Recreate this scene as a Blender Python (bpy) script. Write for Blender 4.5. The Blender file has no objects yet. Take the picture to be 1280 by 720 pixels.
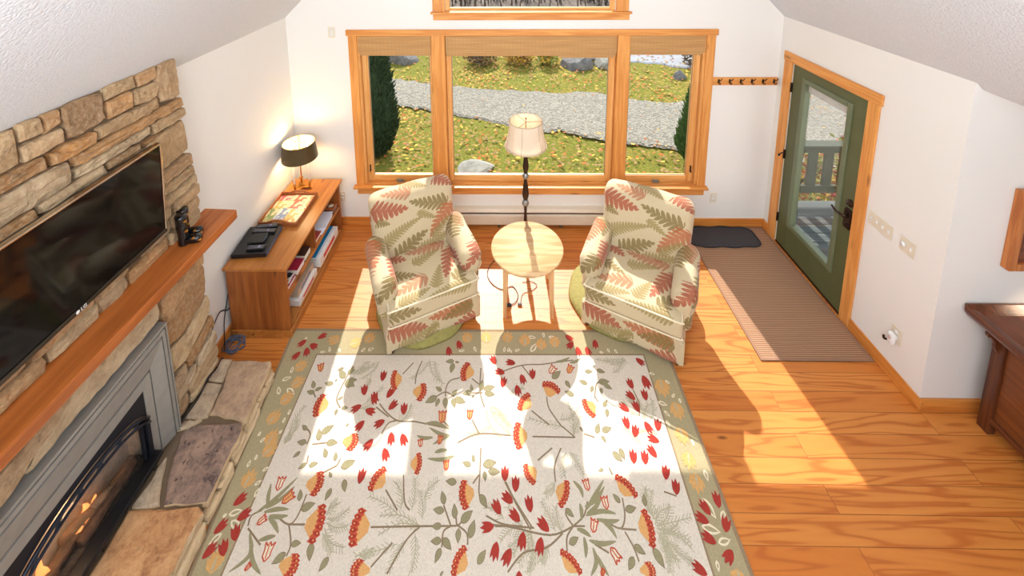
import bpy, bmesh, math, random
from mathutils import Vector, Matrix
random.seed(7)
SC = bpy.context.scene
COL = SC.collection
PI = math.pi

# ------------------------------------------------------------------ colours and nodes
def lin(c):
    c = c / 255.0
    return c / 12.92 if c <= 0.04045 else ((c + 0.055) / 1.055) ** 2.4

def rgb(r, g, b):
    return (lin(r), lin(g), lin(b), 1.0)

class NT:
    """small node-tree writer"""
    def __init__(self, mat):
        self.t = mat.node_tree if hasattr(mat, 'node_tree') else mat
        self.n = self.t.nodes
        self.l = self.t.links

    def add(self, kind, **kw):
        nd = self.n.new(kind)
        for k, v in kw.items():
            setattr(nd, k, v)
        return nd

    def put(self, sock, val):
        if isinstance(val, bpy.types.NodeSocket):
            self.l.new(val, sock)
        elif val is not None:
            sock.default_value = val

    def math(self, op, a, b=None, c=None, clamp=False):
        nd = self.add('ShaderNodeMath', operation=op, use_clamp=clamp)
        self.put(nd.inputs[0], a)
        if b is not None:
            self.put(nd.inputs[1], b)
        if c is not None:
            self.put(nd.inputs[2], c)
        return nd.outputs[0]

    def mix(self, f, a, b, blend='MIX'):
        nd = self.add('ShaderNodeMix', data_type='RGBA', blend_type=blend)
        self.put(nd.inputs[0], f)
        self.put(nd.inputs[6], a)
        self.put(nd.inputs[7], b)
        return nd.outputs[2]

    def coord(self, scale=(1, 1, 1), rot=(0, 0, 0), loc=(0, 0, 0), kind='Object'):
        tc = self.add('ShaderNodeTexCoord')
        mp = self.add('ShaderNodeMapping')
        mp.inputs['Scale'].default_value = scale
        mp.inputs['Rotation'].default_value = rot
        mp.inputs['Location'].default_value = loc
        self.l.new(tc.outputs[kind], mp.inputs[0])
        return mp.outputs[0]

    def noise(self, vec, scale=5, detail=4, rough=0.55, distort=0.0, w=None):
        nd = self.add('ShaderNodeTexNoise')
        if w is not None:
            nd.noise_dimensions = '4D'
            self.put(nd.inputs['W'], w)
        self.put(nd.inputs['Vector'], vec)
        nd.inputs['Scale'].default_value = scale
        nd.inputs['Detail'].default_value = detail
        nd.inputs['Roughness'].default_value = rough
        nd.inputs['Distortion'].default_value = distort
        return nd.outputs[0]

    def voronoi(self, vec, scale=5, feature='F1', rnd=1.0):
        nd = self.add('ShaderNodeTexVoronoi', feature=feature)
        self.put(nd.inputs['Vector'], vec)
        nd.inputs['Scale'].default_value = scale
        nd.inputs['Randomness'].default_value = rnd
        return nd

    def ramp(self, f, stops, interp='LINEAR'):
        nd = self.add('ShaderNodeValToRGB')
        nd.color_ramp.interpolation = interp
        el = nd.color_ramp.elements
        while len(el) < len(stops):
            el.new(0.5)
        for e, (p, c) in zip(el, stops):
            e.position = p
            e.color = c
        self.put(nd.inputs[0], f)
        return nd.outputs[0]

    def bump(self, h, strength=0.3, dist=0.01):
        nd = self.add('ShaderNodeBump')
        nd.inputs['Strength'].default_value = strength
        nd.inputs['Distance'].default_value = dist
        self.put(nd.inputs['Height'], h)
        return nd.outputs[0]

def new_mat(name):
    m = bpy.data.materials.new(name)
    m.use_nodes = True
    t = NT(m)
    b = t.n['Principled BSDF']
    return m, t, b

def plain(name, col, rough=0.5, metal=0.0, spec=0.5, var=0.06, vscale=20, bump=0.0, bscale=60, coat=0.0):
    """procedural: base colour broken up by a soft noise"""
    m, t, b = new_mat(name)
    v = t.coord()
    n = t.noise(v, vscale, 3)
    dark = tuple(c * (1 - var) for c in col[:3]) + (1,)
    lite = tuple(min(1, c * (1 + var)) for c in col[:3]) + (1,)
    t.put(b.inputs['Base Color'], t.ramp(n, [(0.3, dark), (0.7, lite)]))
    b.inputs['Roughness'].default_value = rough
    b.inputs['Metallic'].default_value = metal
    b.inputs['Specular IOR Level'].default_value = spec
    b.inputs['Coat Weight'].default_value = coat
    if bump:
        t.put(b.inputs['Normal'], t.bump(t.noise(v, bscale, 3), bump, 0.004))
    return m

def wood(name, light, dark, axis='x', rough=0.4, grain=14, stretch=0.9, knots=0.0, spec=0.4, contrast=1.0, rings=10.0, boards=0.0):
    m, t, b = new_mat(name)
    sc = {'x': (stretch, grain, grain), 'y': (grain, stretch, grain), 'z': (grain, grain, stretch)}[axis]
    v = t.coord(sc)
    n1 = t.noise(v, 1.0, 3, 0.5, 0.3)
    s = t.math('SINE', t.math('MULTIPLY', n1, rings * 3.0))
    s = t.math('MULTIPLY_ADD', s, 0.5, 0.5)
    fine = t.noise(t.coord(tuple(c * 5 for c in sc)), 1.0, 4, 0.6)
    f = t.math('ADD', t.math('MULTIPLY', s, 0.45 * contrast), t.math('MULTIPLY', fine, 0.75), clamp=True)
    mid = tuple((a + c) / 2 for a, c in zip(light, dark))
    c = t.ramp(f, [(0.2, dark), (0.55, mid), (0.85, light)])
    if knots:
        kv = {'x': (1.1, 5, 5), 'y': (5, 1.1, 5), 'z': (5, 5, 1.1)}[axis]
        vo = t.voronoi(t.coord(kv), 1.6)
        k = t.ramp(vo.outputs['Distance'], [(0.05, (1, 1, 1, 1)), (0.13, (0, 0, 0, 1))])
        c = t.mix(t.math('MULTIPLY', k, knots), c, tuple(x * 0.35 for x in dark[:3]) + (1,))
    if boards:
        sp = t.add('ShaderNodeSeparateXYZ')
        t.put(sp.inputs[0], t.coord())
        cross = sp.outputs[1] if axis == 'x' else sp.outputs[0]
        wn = t.add('ShaderNodeTexWhiteNoise')
        wn.noise_dimensions = '1D'
        q = t.math('DIVIDE', cross, boards)
        t.put(wn.inputs['W'], t.math('FLOOR', q))
        c = t.mix(t.math('MULTIPLY', wn.outputs['Value'], 0.6), c, tuple(x * 0.55 for x in dark[:3]) + (1,))
        gap = t.math('LESS_THAN', t.math('ABSOLUTE', t.math('SUBTRACT', t.math('FRACT', q), 0.5)), 0.012)
        c = t.mix(t.math('MULTIPLY', gap, 0.0), c, dark)
    t.put(b.inputs['Base Color'], c)
    b.inputs['Roughness'].default_value = rough
    b.inputs['Specular IOR Level'].default_value = spec
    t.put(b.inputs['Normal'], t.bump(fine, 0.08, 0.002))
    return m

def emit(name, col, strength):
    m, t, b = new_mat(name)
    b.inputs['Base Color'].default_value = col
    v = t.noise(t.coord(), 12, 2)
    t.put(b.inputs['Emission Color'], t.ramp(v, [(0.2, tuple(c * 0.8 for c in col[:3]) + (1,)), (0.8, col)]))
    b.inputs['Emission Strength'].default_value = strength
    return m

def glass(name, tint=(1, 1, 1, 1), gloss=0.05):
    m, t, b = new_mat(name)
    t.n.remove(b)
    tr = t.add('ShaderNodeBsdfTransparent')
    tr.inputs[0].default_value = tint
    gl = t.add('ShaderNodeBsdfGlossy')
    gl.inputs['Roughness'].default_value = 0.02
    fr = t.add('ShaderNodeFresnel')
    fr.inputs[0].default_value = 1.3
    mx = t.add('ShaderNodeMixShader')
    t.l.new(t.math('MULTIPLY', fr.outputs[0], 0.6 if gloss is None else gloss * 12), mx.inputs[0])
    t.l.new(tr.outputs[0], mx.inputs[1])
    t.l.new(gl.outputs[0], mx.inputs[2])
    t.l.new(mx.outputs[0], t.n['Material Output'].inputs[0])
    return m

# ------------------------------------------------------------------ mesh builder
class MB:
    def __init__(self):
        self.v, self.f, self.m, self.s = [], [], [], []

    def add(self, vs, fs, m=0, smooth=False):
        o = len(self.v)
        self.v.extend([tuple(p) for p in vs])
        for f in fs:
            self.f.append([i + o for i in f])
            self.m.append(m)
            self.s.append(smooth)
        return self

    def bm(self, b, m=0, smooth=False):
        b.verts.ensure_lookup_table()
        b.verts.index_update()
        self.add([v.co[:] for v in b.verts], [[v.index for v in f.verts] for f in b.faces], m, smooth)
        b.free()
        return self

    def box(self, x0, x1, y0, y1, z0, z1, m=0, b=0.0, seg=2, M=None):
        if x1 < x0: x0, x1 = x1, x0
        if y1 < y0: y0, y1 = y1, y0
        if z1 < z0: z0, z1 = z1, z0
        vs = [(x0, y0, z0), (x1, y0, z0), (x1, y1, z0), (x0, y1, z0), (x0, y0, z1), (x1, y0, z1), (x1, y1, z1), (x0, y1, z1)]
        fs = [(3, 2, 1, 0), (4, 5, 6, 7), (0, 1, 5, 4), (1, 2, 6, 5), (2, 3, 7, 6), (3, 0, 4, 7)]
        if b <= 0:
            if M is not None:
                vs = [tuple(M @ Vector(p)) for p in vs]
            return self.add(vs, fs, m)
        k = bmesh.new()
        bv = [k.verts.new(p) for p in vs]
        for f in fs:
            k.faces.new([bv[i] for i in f])
        bmesh.ops.bevel(k, geom=k.edges[:], offset=min(b, 0.49 * min(x1 - x0, y1 - y0, z1 - z0)), segments=seg, profile=0.5, affect='EDGES')
        if M is not None:
            bmesh.ops.transform(k, matrix=M, verts=k.verts)
        return self.bm(k, m)

    def prism(self, poly, lo, hi, axis='z', m=0, b=0.0, M=None):
        def P(a, c, h):
            return {'z': (a, c, h), 'y': (a, h, c), 'x': (h, a, c)}[axis]
        n = len(poly)
        k = bmesh.new()
        lo_v = [k.verts.new(P(a, c, lo)) for a, c in poly]
        hi_v = [k.verts.new(P(a, c, hi)) for a, c in poly]
        k.faces.new(lo_v[::-1])
        k.faces.new(hi_v)
        for i in range(n):
            k.faces.new([lo_v[i], lo_v[(i + 1) % n], hi_v[(i + 1) % n], hi_v[i]])
        bmesh.ops.recalc_face_normals(k, faces=k.faces[:])
        if b > 0:
            bmesh.ops.bevel(k, geom=k.edges[:], offset=b, segments=2, profile=0.5, affect='EDGES')
        if M is not None:
            bmesh.ops.transform(k, matrix=M, verts=k.verts)
        return self.bm(k, m)

    def tube(self, pts, r, n=8, m=0, caps=True, closed=False):
        pts = [Vector(p) for p in pts]
        N = len(pts)
        rs = r if isinstance(r, (list, tuple)) else [r] * N
        vs, fs = [], []
        prev = None
        for i, p in enumerate(pts):
            if closed:
                d = pts[(i + 1) % N] - pts[i - 1]
            else:
                d = pts[min(i + 1, N - 1)] - pts[max(i - 1, 0)]
            d.normalize()
            if prev is None:
                a = d.cross(Vector((0, 0, 1)))
                if a.length < 1e-3:
                    a = d.cross(Vector((1, 0, 0)))
                a.normalize()
            else:
                a = prev - d * prev.dot(d)
                a.normalize()
            prev = a
            c = d.cross(a)
            for k in range(n):
                t = 2 * PI * k / n
                vs.append(p + (a * math.cos(t) + c * math.sin(t)) * rs[i])
        M = N if closed else N - 1
        for i in range(M):
            j = (i + 1) % N
            for k in range(n):
                fs.append((i * n + k, i * n + (k + 1) % n, j * n + (k + 1) % n, j * n + k))
        if caps and not closed:
            fs.append(tuple(range(n))[::-1])
            fs.append(tuple((N - 1) * n + k for k in range(n)))
        return self.add(vs, fs, m, True)

    def lathe(self, prof, c=(0, 0, 0), n=24, m=0, M=None):
        vs, fs = [], []
        for r, z in prof:
            for k in range(n):
                t = 2 * PI * k / n
                p = Vector((r * math.cos(t), r * math.sin(t), z))
                if M is not None:
                    p = M @ p
                vs.append((p.x + c[0], p.y + c[1], p.z + c[2]))
        for i in range(len(prof) - 1):
            for k in range(n):
                fs.append((i * n + k, i * n + (k + 1) % n, (i + 1) * n + (k + 1) % n, (i + 1) * n + k))
        if prof[0][0] > 1e-6:
            fs.append(tuple(range(n))[::-1])
        if prof[-1][0] > 1e-6:
            fs.append(tuple((len(prof) - 1) * n + k for k in range(n)))
        return self.add(vs, fs, m, True)

    def shell(self, prof, c=(0, 0, 0), n=32, t=0.004, m=0, mi=None):
        """open lathe with wall thickness t (lamp shades)"""
        inner = [(max(r - t, 0), z) for r, z in reversed(prof)]
        ring = list(prof) + inner
        vs, fs, = [], []
        for r, z in ring:
            for k in range(n):
                a = 2 * PI * k / n
                vs.append((c[0] + r * math.cos(a), c[1] + r * math.sin(a), c[2] + z))
        L = len(ring)
        o = len(self.v)
        self.v.extend(vs)
        for i in range(L):
            j = (i + 1) % L
            for k in range(n):
                self.f.append([o + i * n + k, o + i * n + (k + 1) % n, o + j * n + (k + 1) % n, o + j * n + k])
                inner_face = (i >= len(prof) and i < L - 1)
                self.m.append((mi if (mi is not None and inner_face) else m))
                self.s.append(True)
        return self

    def rbox(self, c, h, r, n=8, fn=None, m=0):
        """rounded dense box: centre c, half sizes h, corner radius r; fn bends each point"""
        pts = {}
        vs, fs = [], []
        def vid(p):
            key = (round(p[0], 5), round(p[1], 5), round(p[2], 5))
            if key not in pts:
                pts[key] = len(vs)
                q = Vector((p[0] * h[0], p[1] * h[1], p[2] * h[2]))
                inner = Vector([max(-(h[i] - r), min(h[i] - r, q[i])) for i in range(3)])
                d = q - inner
                if d.length > 1e-9:
                    d.normalize()
                q = inner + d * r
                q += Vector(c)
                if fn:
                    q = Vector(fn(q))
                vs.append(q)
            return pts[key]
        def warp(t):
            return math.sin(t * PI / 2) * 0.55 + t * 0.45
        g = [warp(-1 + 2 * i / n) for i in range(n + 1)]
        for ax in range(3):
            for sg in (-1, 1):
                for i in range(n):
                    for j in range(n):
                        q = []
                        for (a, b2) in ((i, j), (i + 1, j), (i + 1, j + 1), (i, j + 1)):
                            p = [0, 0, 0]
                            p[ax] = sg
                            p[(ax + 1) % 3] = g[a]
                            p[(ax + 2) % 3] = g[b2]
                            q.append(vid(p))
                        fs.append(q if sg > 0 else q[::-1])
        return self.add(vs, fs, m, True)

    def loft(self, rings, m=0, caps=True, smooth=True):
        n = len(rings[0])
        vs = [p for r in rings for p in r]
        fs = []
        for i in range(len(rings) - 1):
            for k in range(n):
                fs.append((i * n + k, i * n + (k + 1) % n, (i + 1) * n + (k + 1) % n, (i + 1) * n + k))
        if caps:
            fs.append(tuple(range(n))[::-1])
            fs.append(tuple((len(rings) - 1) * n + k for k in range(n)))
        return self.add(vs, fs, m, smooth)

    def build(self, name, mats, parent=None, loc=None):
        me = bpy.data.meshes.new(name)
        me.from_pydata(self.v, [], self.f)
        if not isinstance(mats, (list, tuple)):
            mats = [mats]
        for x in mats:
            me.materials.append(x)
        me.polygons.foreach_set('material_index', self.m)
        me.polygons.foreach_set('use_smooth', self.s)
        me.update()
        o = bpy.data.objects.new(name, me)
        COL.objects.link(o)
        if parent is not None:
            o.parent = parent
        if loc is not None:
            o.location = loc
        return o

def recalc(o):
    k = bmesh.new()
    k.from_mesh(o.data)
    bmesh.ops.recalc_face_normals(k, faces=k.faces[:])
    k.to_mesh(o.data)
    k.free()
    return o

def tag(o, label=None, cat=None, group=None, kind=None):
    if label: o['label'] = label
    if cat: o['category'] = cat
    if group: o['group'] = group
    if kind: o['kind'] = kind
    return o

def thing(name, label, cat, loc=(0, 0, 0), rz=0.0, group=None, kind=None):
    o = bpy.data.objects.new(name, None)
    o.empty_display_size = 0.1
    COL.objects.link(o)
    o.location = loc
    o.rotation_euler = (0, 0, rz)
    return tag(o, label, cat, group, kind)

def struct(o, label=None):
    o['kind'] = 'structure'
    if label: o['label'] = label
    return o

def copy_tree(src, parent=None):
    c = src.copy()
    COL.objects.link(c)
    if parent is not None:
        c.parent = parent
    for ch in list(src.children):
        copy_tree(ch, c)
    return c

# catmull-rom through points
def smooth_path(pts, k=6):
    P = [Vector(p) for p in pts]
    out = []
    for i in range(len(P) - 1):
        p0, p1, p2, p3 = P[max(i - 1, 0)], P[i], P[i + 1], P[min(i + 2, len(P) - 1)]
        for j in range(k):
            t = j / k
            out.append(0.5 * ((2 * p1) + (p2 - p0) * t + (2 * p0 - 5 * p1 + 4 * p2 - p3) * t * t + (-p0 + 3 * p1 - 3 * p2 + p3) * t ** 3))
    out.append(P[-1])
    return out
# ------------------------------------------------------------------ materials
def wall_mat(name, col, bump=0.12, scale=90):
    m, t, b = new_mat(name)
    v = t.coord()
    n = t.noise(v, 1.3, 2)
    t.put(b.inputs['Base Color'], t.ramp(n, [(0.3, tuple(c * 0.98 for c in col[:3]) + (1,)), (0.7, col)]))
    b.inputs['Roughness'].default_value = 0.85
    b.inputs['Specular IOR Level'].default_value = 0.2
    t.put(b.inputs['Normal'], t.bump(t.noise(v, scale, 3), bump, 0.003))
    return m

M_WALL = wall_mat('painted_wall', rgb(236, 233, 226))
def ceiling_mat():
    m, t, b = new_mat('popcorn_ceiling')
    v = t.coord()
    vo = t.voronoi(v, 75)
    n = t.noise(v, 110, 4, 0.7)
    h = t.math('ADD', t.math('MULTIPLY', vo.outputs['Distance'], -0.7), n)
    t.put(b.inputs['Base Color'], t.ramp(n, [(0.3, rgb(216, 221, 226)), (0.7, rgb(234, 238, 242))]))
    b.inputs['Roughness'].default_value = 0.95
    b.inputs['Specular IOR Level'].default_value = 0.1
    t.put(b.inputs['Normal'], t.bump(h, 0.6, 0.012))
    return m
M_CEIL = ceiling_mat()

def floor_mat():
    m, t, b = new_mat('pine_plank_floor')
    v = t.coord()
    br = t.add('ShaderNodeTexBrick')
    br.offset = 0.37
    br.offset_frequency = 2
    t.put(br.inputs['Vector'], v)
    br.inputs['Color1'].default_value = (0, 0, 0, 1)
    br.inputs['Color2'].default_value = (1, 1, 1, 1)
    br.inputs['Mortar'].default_value = (0.5, 0.5, 0.5, 1)
    br.inputs['Scale'].default_value = 1.0
    br.inputs['Mortar Size'].default_value = 0.0016
    br.inputs['Mortar Smooth'].default_value = 0.1
    br.inputs['Brick Width'].default_value = 2.7
    br.inputs['Row Height'].default_value = 0.135
    rnd = t.math('MULTIPLY', br.outputs['Color'], 37.0)
    g1 = t.noise(t.coord((0.75, 9, 1)), 1.0, 2, 0.45, 0.6, w=rnd)
    ring = t.math('SINE', t.math('MULTIPLY', g1, 46.0))
    ring = t.ramp(t.math('MULTIPLY_ADD', ring, 0.5, 0.5), [(0.0, (0, 0, 0, 1)), (0.75, (0.25, 0.25, 0.25, 1)), (1.0, (1, 1, 1, 1))])
    fine = t.noise(t.coord((4, 70, 1)), 1.0, 3, 0.6, 0.0, w=rnd)
    base = t.ramp(br.outputs['Color'], [(0.0, rgb(212, 132, 58)), (0.5, rgb(220, 144, 68)), (1.0, rgb(206, 122, 50))])
    c = t.mix(t.math('MULTIPLY', ring, 0.78), base, rgb(178, 90, 32))
    c = t.mix(t.math('MULTIPLY', fine, 0.3), c, rgb(196, 110, 44))
    kn = t.voronoi(t.coord((1.3, 4.2, 1)), 1.0)
    k = t.ramp(kn.outputs['Distance'], [(0.02, (1, 1, 1, 1)), (0.06, (0, 0, 0, 1))])
    c = t.mix(t.math('MULTIPLY', k, 0.8), c, rgb(105, 50, 24))
    c = t.mix(br.outputs['Fac'], c, rgb(140, 76, 32))
    t.put(b.inputs['Base Color'], c)
    b.inputs['Roughness'].default_value = 0.42
    b.inputs['Specular IOR Level'].default_value = 0.35
    t.put(b.inputs['Normal'], t.bump(t.math('MULTIPLY', br.outputs['Fac'], -1.0), 0.3, 0.003))
    return m
M_FLOOR = floor_mat()

PL, PD = rgb(226, 158, 84), rgb(204, 128, 58)
M_TRIM_X = wood('pine_trim_horizontal', PL, PD, 'x', 0.45, 12, 0.7, knots=0.7)
M_TRIM_Y = wood('pine_trim_depth', PL, PD, 'y', 0.45, 12, 0.7, knots=0.7)
M_TRIM_Z = wood('pine_trim_upright', PL, PD, 'z', 0.45, 12, 0.7, knots=0.7)
M_BASE_X = wood('baseboard_pine', rgb(216, 140, 64), rgb(192, 108, 40), 'x', 0.4, 12, 0.7, knots=0.7)
M_BASE_Y = wood('baseboard_pine_depth', rgb(216, 140, 64), rgb(192, 108, 40), 'y', 0.4, 12, 0.7, knots=0.7)
M_SASH_X = wood('pine_sash_rail', rgb(232, 176, 106), rgb(216, 150, 80), 'x', 0.45, 14, 0.7)
M_SASH_Z = wood('pine_sash_stile', rgb(232, 176, 106), rgb(216, 150, 80), 'z', 0.45, 14, 0.7)
M_MANTEL = wood('mantel_cedar', rgb(192, 110, 50), rgb(144, 74, 28), 'y', 0.38, 9, 0.4, knots=0.6, contrast=0.6)
M_CAB_Y = wood('cabinet_pine_long', rgb(206, 138, 66), rgb(164, 94, 38), 'y', 0.35, 10, 0.7, knots=1.0, contrast=0.5, boards=0.17)
M_CAB_Z = wood('cabinet_pine_upright', rgb(178, 106, 48), rgb(130, 66, 28), 'z', 0.38, 8, 0.7, knots=0.8, contrast=0.6, boards=0.13)
M_DESK_Y = wood('dark_desk_wood_long', rgb(116, 62, 34), rgb(74, 36, 20), 'y', 0.3, 14, 0.5)
M_DESK_Z = wood('dark_desk_wood_upright', rgb(104, 56, 30), rgb(66, 32, 18), 'z', 0.35, 14, 0.5)
M_DESK_PANEL = wood('desk_panel_wood', rgb(140, 80, 40), rgb(98, 50, 24), 'y', 0.35, 10, 0.4, contrast=0.4)
M_TABLE = wood('washed_table_top', rgb(226, 188, 140), rgb(196, 150, 98), 'x', 0.6, 9, 0.8, knots=1.0, spec=0.25, boards=0.11)
M_TABLE_Z = wood('table_leg_pine', rgb(222, 172, 120), rgb(196, 142, 90), 'z', 0.45, 14, 0.8)
M_TRAY = wood('tray_wood', rgb(170, 100, 54), rgb(132, 70, 34), 'x', 0.4, 14, 0.8)
M_FRAME = wood('picture_frame_wood', rgb(196, 122, 62), rgb(158, 86, 40), 'z', 0.4, 12, 0.8)
M_FRAME_IN = wood('picture_inner_wood', rgb(122, 62, 36), rgb(88, 40, 24), 'x', 0.4, 10, 0.8)

def stone_mat(name, stops, bump=1.3, blotch=0.6):
    m, t, b = new_mat(name)
    v = t.coord()
    geo = t.add('ShaderNodeNewGeometry')
    base = t.ramp(geo.outputs['Random Per Island'], stops)
    n1 = t.noise(v, 7, 6, 0.65, 0.4)
    n2 = t.noise(v, 38, 5, 0.7)
    c = t.mix(t.math('MULTIPLY', t.ramp(n1, [(0.35, (0, 0, 0, 1)), (0.7, (1, 1, 1, 1))]), blotch), base, rgb(126, 92, 60))
    c = t.mix(t.math('MULTIPLY', t.ramp(n2, [(0.4, (0, 0, 0, 1)), (0.75, (1, 1, 1, 1))]), 0.35), c, rgb(226, 206, 172))
    c = t.mix(t.math('MULTIPLY', t.ramp(t.noise(v, 16, 4, 0.7), [(0.58, (0, 0, 0, 1)), (0.72, (1, 1, 1, 1))]), 0.5), c, rgb(92, 74, 60))
    t.put(b.inputs['Base Color'], c)
    b.inputs['Roughness'].default_value = 0.9
    b.inputs['Specular IOR Level'].default_value = 0.2
    h = t.math('ADD', t.math('MULTIPLY', n1, 1.0), t.math('MULTIPLY', n2, 0.35))
    t.put(b.inputs['Normal'], t.bump(h, bump, 0.02))
    return m
M_STONE = stone_mat('ledge_stone', [(0.0, rgb(176, 142, 102)), (0.2, rgb(200, 172, 132)), (0.4, rgb(158, 114, 70)), (0.55, rgb(190, 164, 130)), (0.7, rgb(188, 132, 74)), (0.85, rgb(204, 182, 148)), (1.0, rgb(140, 106, 74))])
def slab_mat(name, c1, c2, c3, pits):
    m, t, b = new_mat(name)
    v = t.coord()
    n1 = t.noise(v, 9, 7, 0.72, 0.6)
    n2 = t.noise(v, 34, 6, 0.75)
    c = t.ramp(n1, [(0.34, c1), (0.5, c2), (0.66, c3)])
    c = t.mix(t.math('MULTIPLY', t.ramp(n2, [(0.45, (0, 0, 0, 1)), (0.62, (1, 1, 1, 1))]), 0.5), c, c3)
    c = t.mix(t.math('MULTIPLY', t.ramp(t.noise(v, 24, 5, 0.7), [(0.58, (0, 0, 0, 1)), (0.66, (1, 1, 1, 1))]), pits), c, tuple(q * 0.3 for q in c1[:3]) + (1,))
    t.put(b.inputs['Base Color'], c)
    b.inputs['Roughness'].default_value = 0.9
    b.inputs['Specular IOR Level'].default_value = 0.2
    t.put(b.inputs['Normal'], t.bump(t.math('ADD', n1, t.math('MULTIPLY', n2, 0.4)), 0.6, 0.012))
    return m
M_SLAB_DARK = slab_mat('hearth_slab_dark', rgb(92, 76, 72), rgb(132, 110, 98), rgb(172, 142, 120), 0.8)
M_SLAB_TAN = slab_mat('hearth_slab_tan', rgb(150, 122, 104), rgb(178, 148, 120), rgb(200, 170, 136), 0.45)
M_SLAB_GREY = slab_mat('hearth_slab_grey', rgb(150, 130, 112), rgb(178, 156, 130), rgb(202, 180, 150), 0.3)
M_SLAB_RUST = slab_mat('hearth_slab_rust', rgb(152, 104, 70), rgb(184, 134, 90), rgb(212, 166, 118), 0.3)
M_SPLIT = stone_mat('split_stone_edge', [(0.0, rgb(206, 178, 138)), (1.0, rgb(222, 196, 156))], 0.8, 0.25)
M_MORTAR = plain('stone_mortar', rgb(112, 92, 70), 0.95, bump=0.6, bscale=50)

M_BLACK = plain('black_plastic', rgb(22, 22, 25), 0.35)
M_GLOSSBLACK = plain('glossy_black', rgb(10, 10, 12), 0.08, spec=0.6, var=0.02)
M_SCREEN = plain('tv_screen_glass', rgb(8, 8, 10), 0.06, spec=0.28, var=0.01)
M_CHROME = plain('polished_bezel', rgb(200, 190, 175), 0.12, 1.0)
M_SILVER = plain('brushed_silver', rgb(156, 154, 147), 0.45, 0.35, bump=0.04)
M_IRON = plain('dark_cast_iron', rgb(40, 45, 56), 0.35, 0.7)
M_IRONBLK = plain('black_iron', rgb(20, 20, 23), 0.4, 0.4)
M_BRASS = plain('aged_brass', rgb(176, 124, 54), 0.3, 0.9)
M_BRONZE = plain('dark_bronze', rgb(62, 44, 34), 0.32, 0.75)
M_STEEL = plain('dull_steel', rgb(150, 148, 142), 0.35, 0.8)
M_WHITE = plain('ivory_plastic', rgb(224, 214, 192), 0.4, var=0.02)
M_WHITE2 = plain('white_plastic', rgb(240, 240, 238), 0.4, var=0.02)
M_HEATER = plain('cream_enamel', rgb(226, 214, 192), 0.4, var=0.02)
M_SLOT = plain('heater_slot', rgb(92, 78, 62), 0.6)
M_DOOR = plain('green_door_paint', rgb(88, 92, 58), 0.42, var=0.05, vscale=8, spec=0.4)
M_DOORLITE = plain('green_door_moulding', rgb(104, 112, 84), 0.35, var=0.05)
M_DECKGREEN = plain('green_rail_paint', rgb(60, 67, 44), 0.55, var=0.08)
M_GLASS = glass('window_glass', (1, 1, 1, 1), 0.014)
M_FIREGLASS = glass('hearth_glass', (0.95, 0.94, 0.92, 1), 0.03)
M_SHADE_TOLE = plain('black_tole_shade', rgb(84, 70, 42), 0.4, 0.3)
M_SHADE_IN = plain('cream_shade_lining', rgb(250, 226, 170), 0.6)
M_BULB = emit('lit_bulb', (1.0, 0.82, 0.5, 1), 12)
M_FLAME = emit('gas_flame', (1.0, 0.34, 0.1, 1), 2.2)
M_CANDLE = plain('ivory_candle_sleeve', rgb(246, 240, 226), 0.5, var=0.02)
M_LOG = plain('ceramic_log', rgb(108, 80, 62), 0.95, var=0.4, vscale=30, bump=0.8, bscale=40)
M_EMBER = plain('ash_bed', rgb(84, 74, 66), 0.95, var=0.5, vscale=60, bump=0.8)
M_OLIVE = plain('olive_matelasse', rgb(150, 140, 78), 0.9, var=0.16, vscale=40, bump=0.7, bscale=45)
M_CORD = plain('black_cord', rgb(34, 32, 32), 0.5)
M_BLUECORD = plain('blue_grey_cable', rgb(84, 100, 124), 0.45)
M_WHITECORD = plain('white_cord', rgb(222, 214, 200), 0.5)
M_PAPER = plain('paper_pages', rgb(232, 226, 212), 0.8)

def linen_shade():
    m, t, b = new_mat('cream_linen_shade')
    w = t.noise(t.coord((60, 60, 220)), 1.0, 2)
    t.put(b.inputs['Base Color'], t.ramp(w, [(0.3, rgb(244, 232, 214)), (0.7, rgb(252, 244, 230))]))
    b.inputs['Roughness'].default_value = 0.9
    tr = t.add('ShaderNodeBsdfTranslucent')
    tr.inputs[0].default_value = rgb(252, 238, 214)
    mx = t.add('ShaderNodeMixShader')
    mx.inputs[0].default_value = 0.5
    t.l.new(b.outputs[0], mx.inputs[1])
    t.l.new(tr.outputs[0], mx.inputs[2])
    t.l.new(mx.outputs[0], t.n['Material Output'].inputs[0])
    return m
M_LINEN = linen_shade()

def bamboo():
    m, t, b = new_mat('woven_bamboo_blind')
    v = t.coord()
    sep = t.add('ShaderNodeSeparateXYZ')
    t.put(sep.inputs[0], v)
    sl = t.math('SINE', t.math('MULTIPLY', sep.outputs[2], 620.0))
    st = t.math('SINE', t.math('MULTIPLY', sep.outputs[0], 150.0))
    n = t.noise(t.coord((2, 2, 90)), 1.0, 3)
    f = t.math('ADD', t.math('MULTIPLY', n, 0.8), t.math('MULTIPLY', sl, 0.12), clamp=True)
    c = t.ramp(f, [(0.2, rgb(168, 120, 68)), (0.5, rgb(198, 152, 94)), (0.8, rgb(216, 176, 120))])
    c = t.mix(t.math('GREATER_THAN', st, 0.93), c, rgb(176, 138, 92))
    t.put(b.inputs['Base Color'], c)
    b.inputs['Roughness'].default_value = 0.75
    t.put(b.inputs['Normal'], t.bump(sl, 0.3, 0.003))
    return m
M_BAMBOO = bamboo()

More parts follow.
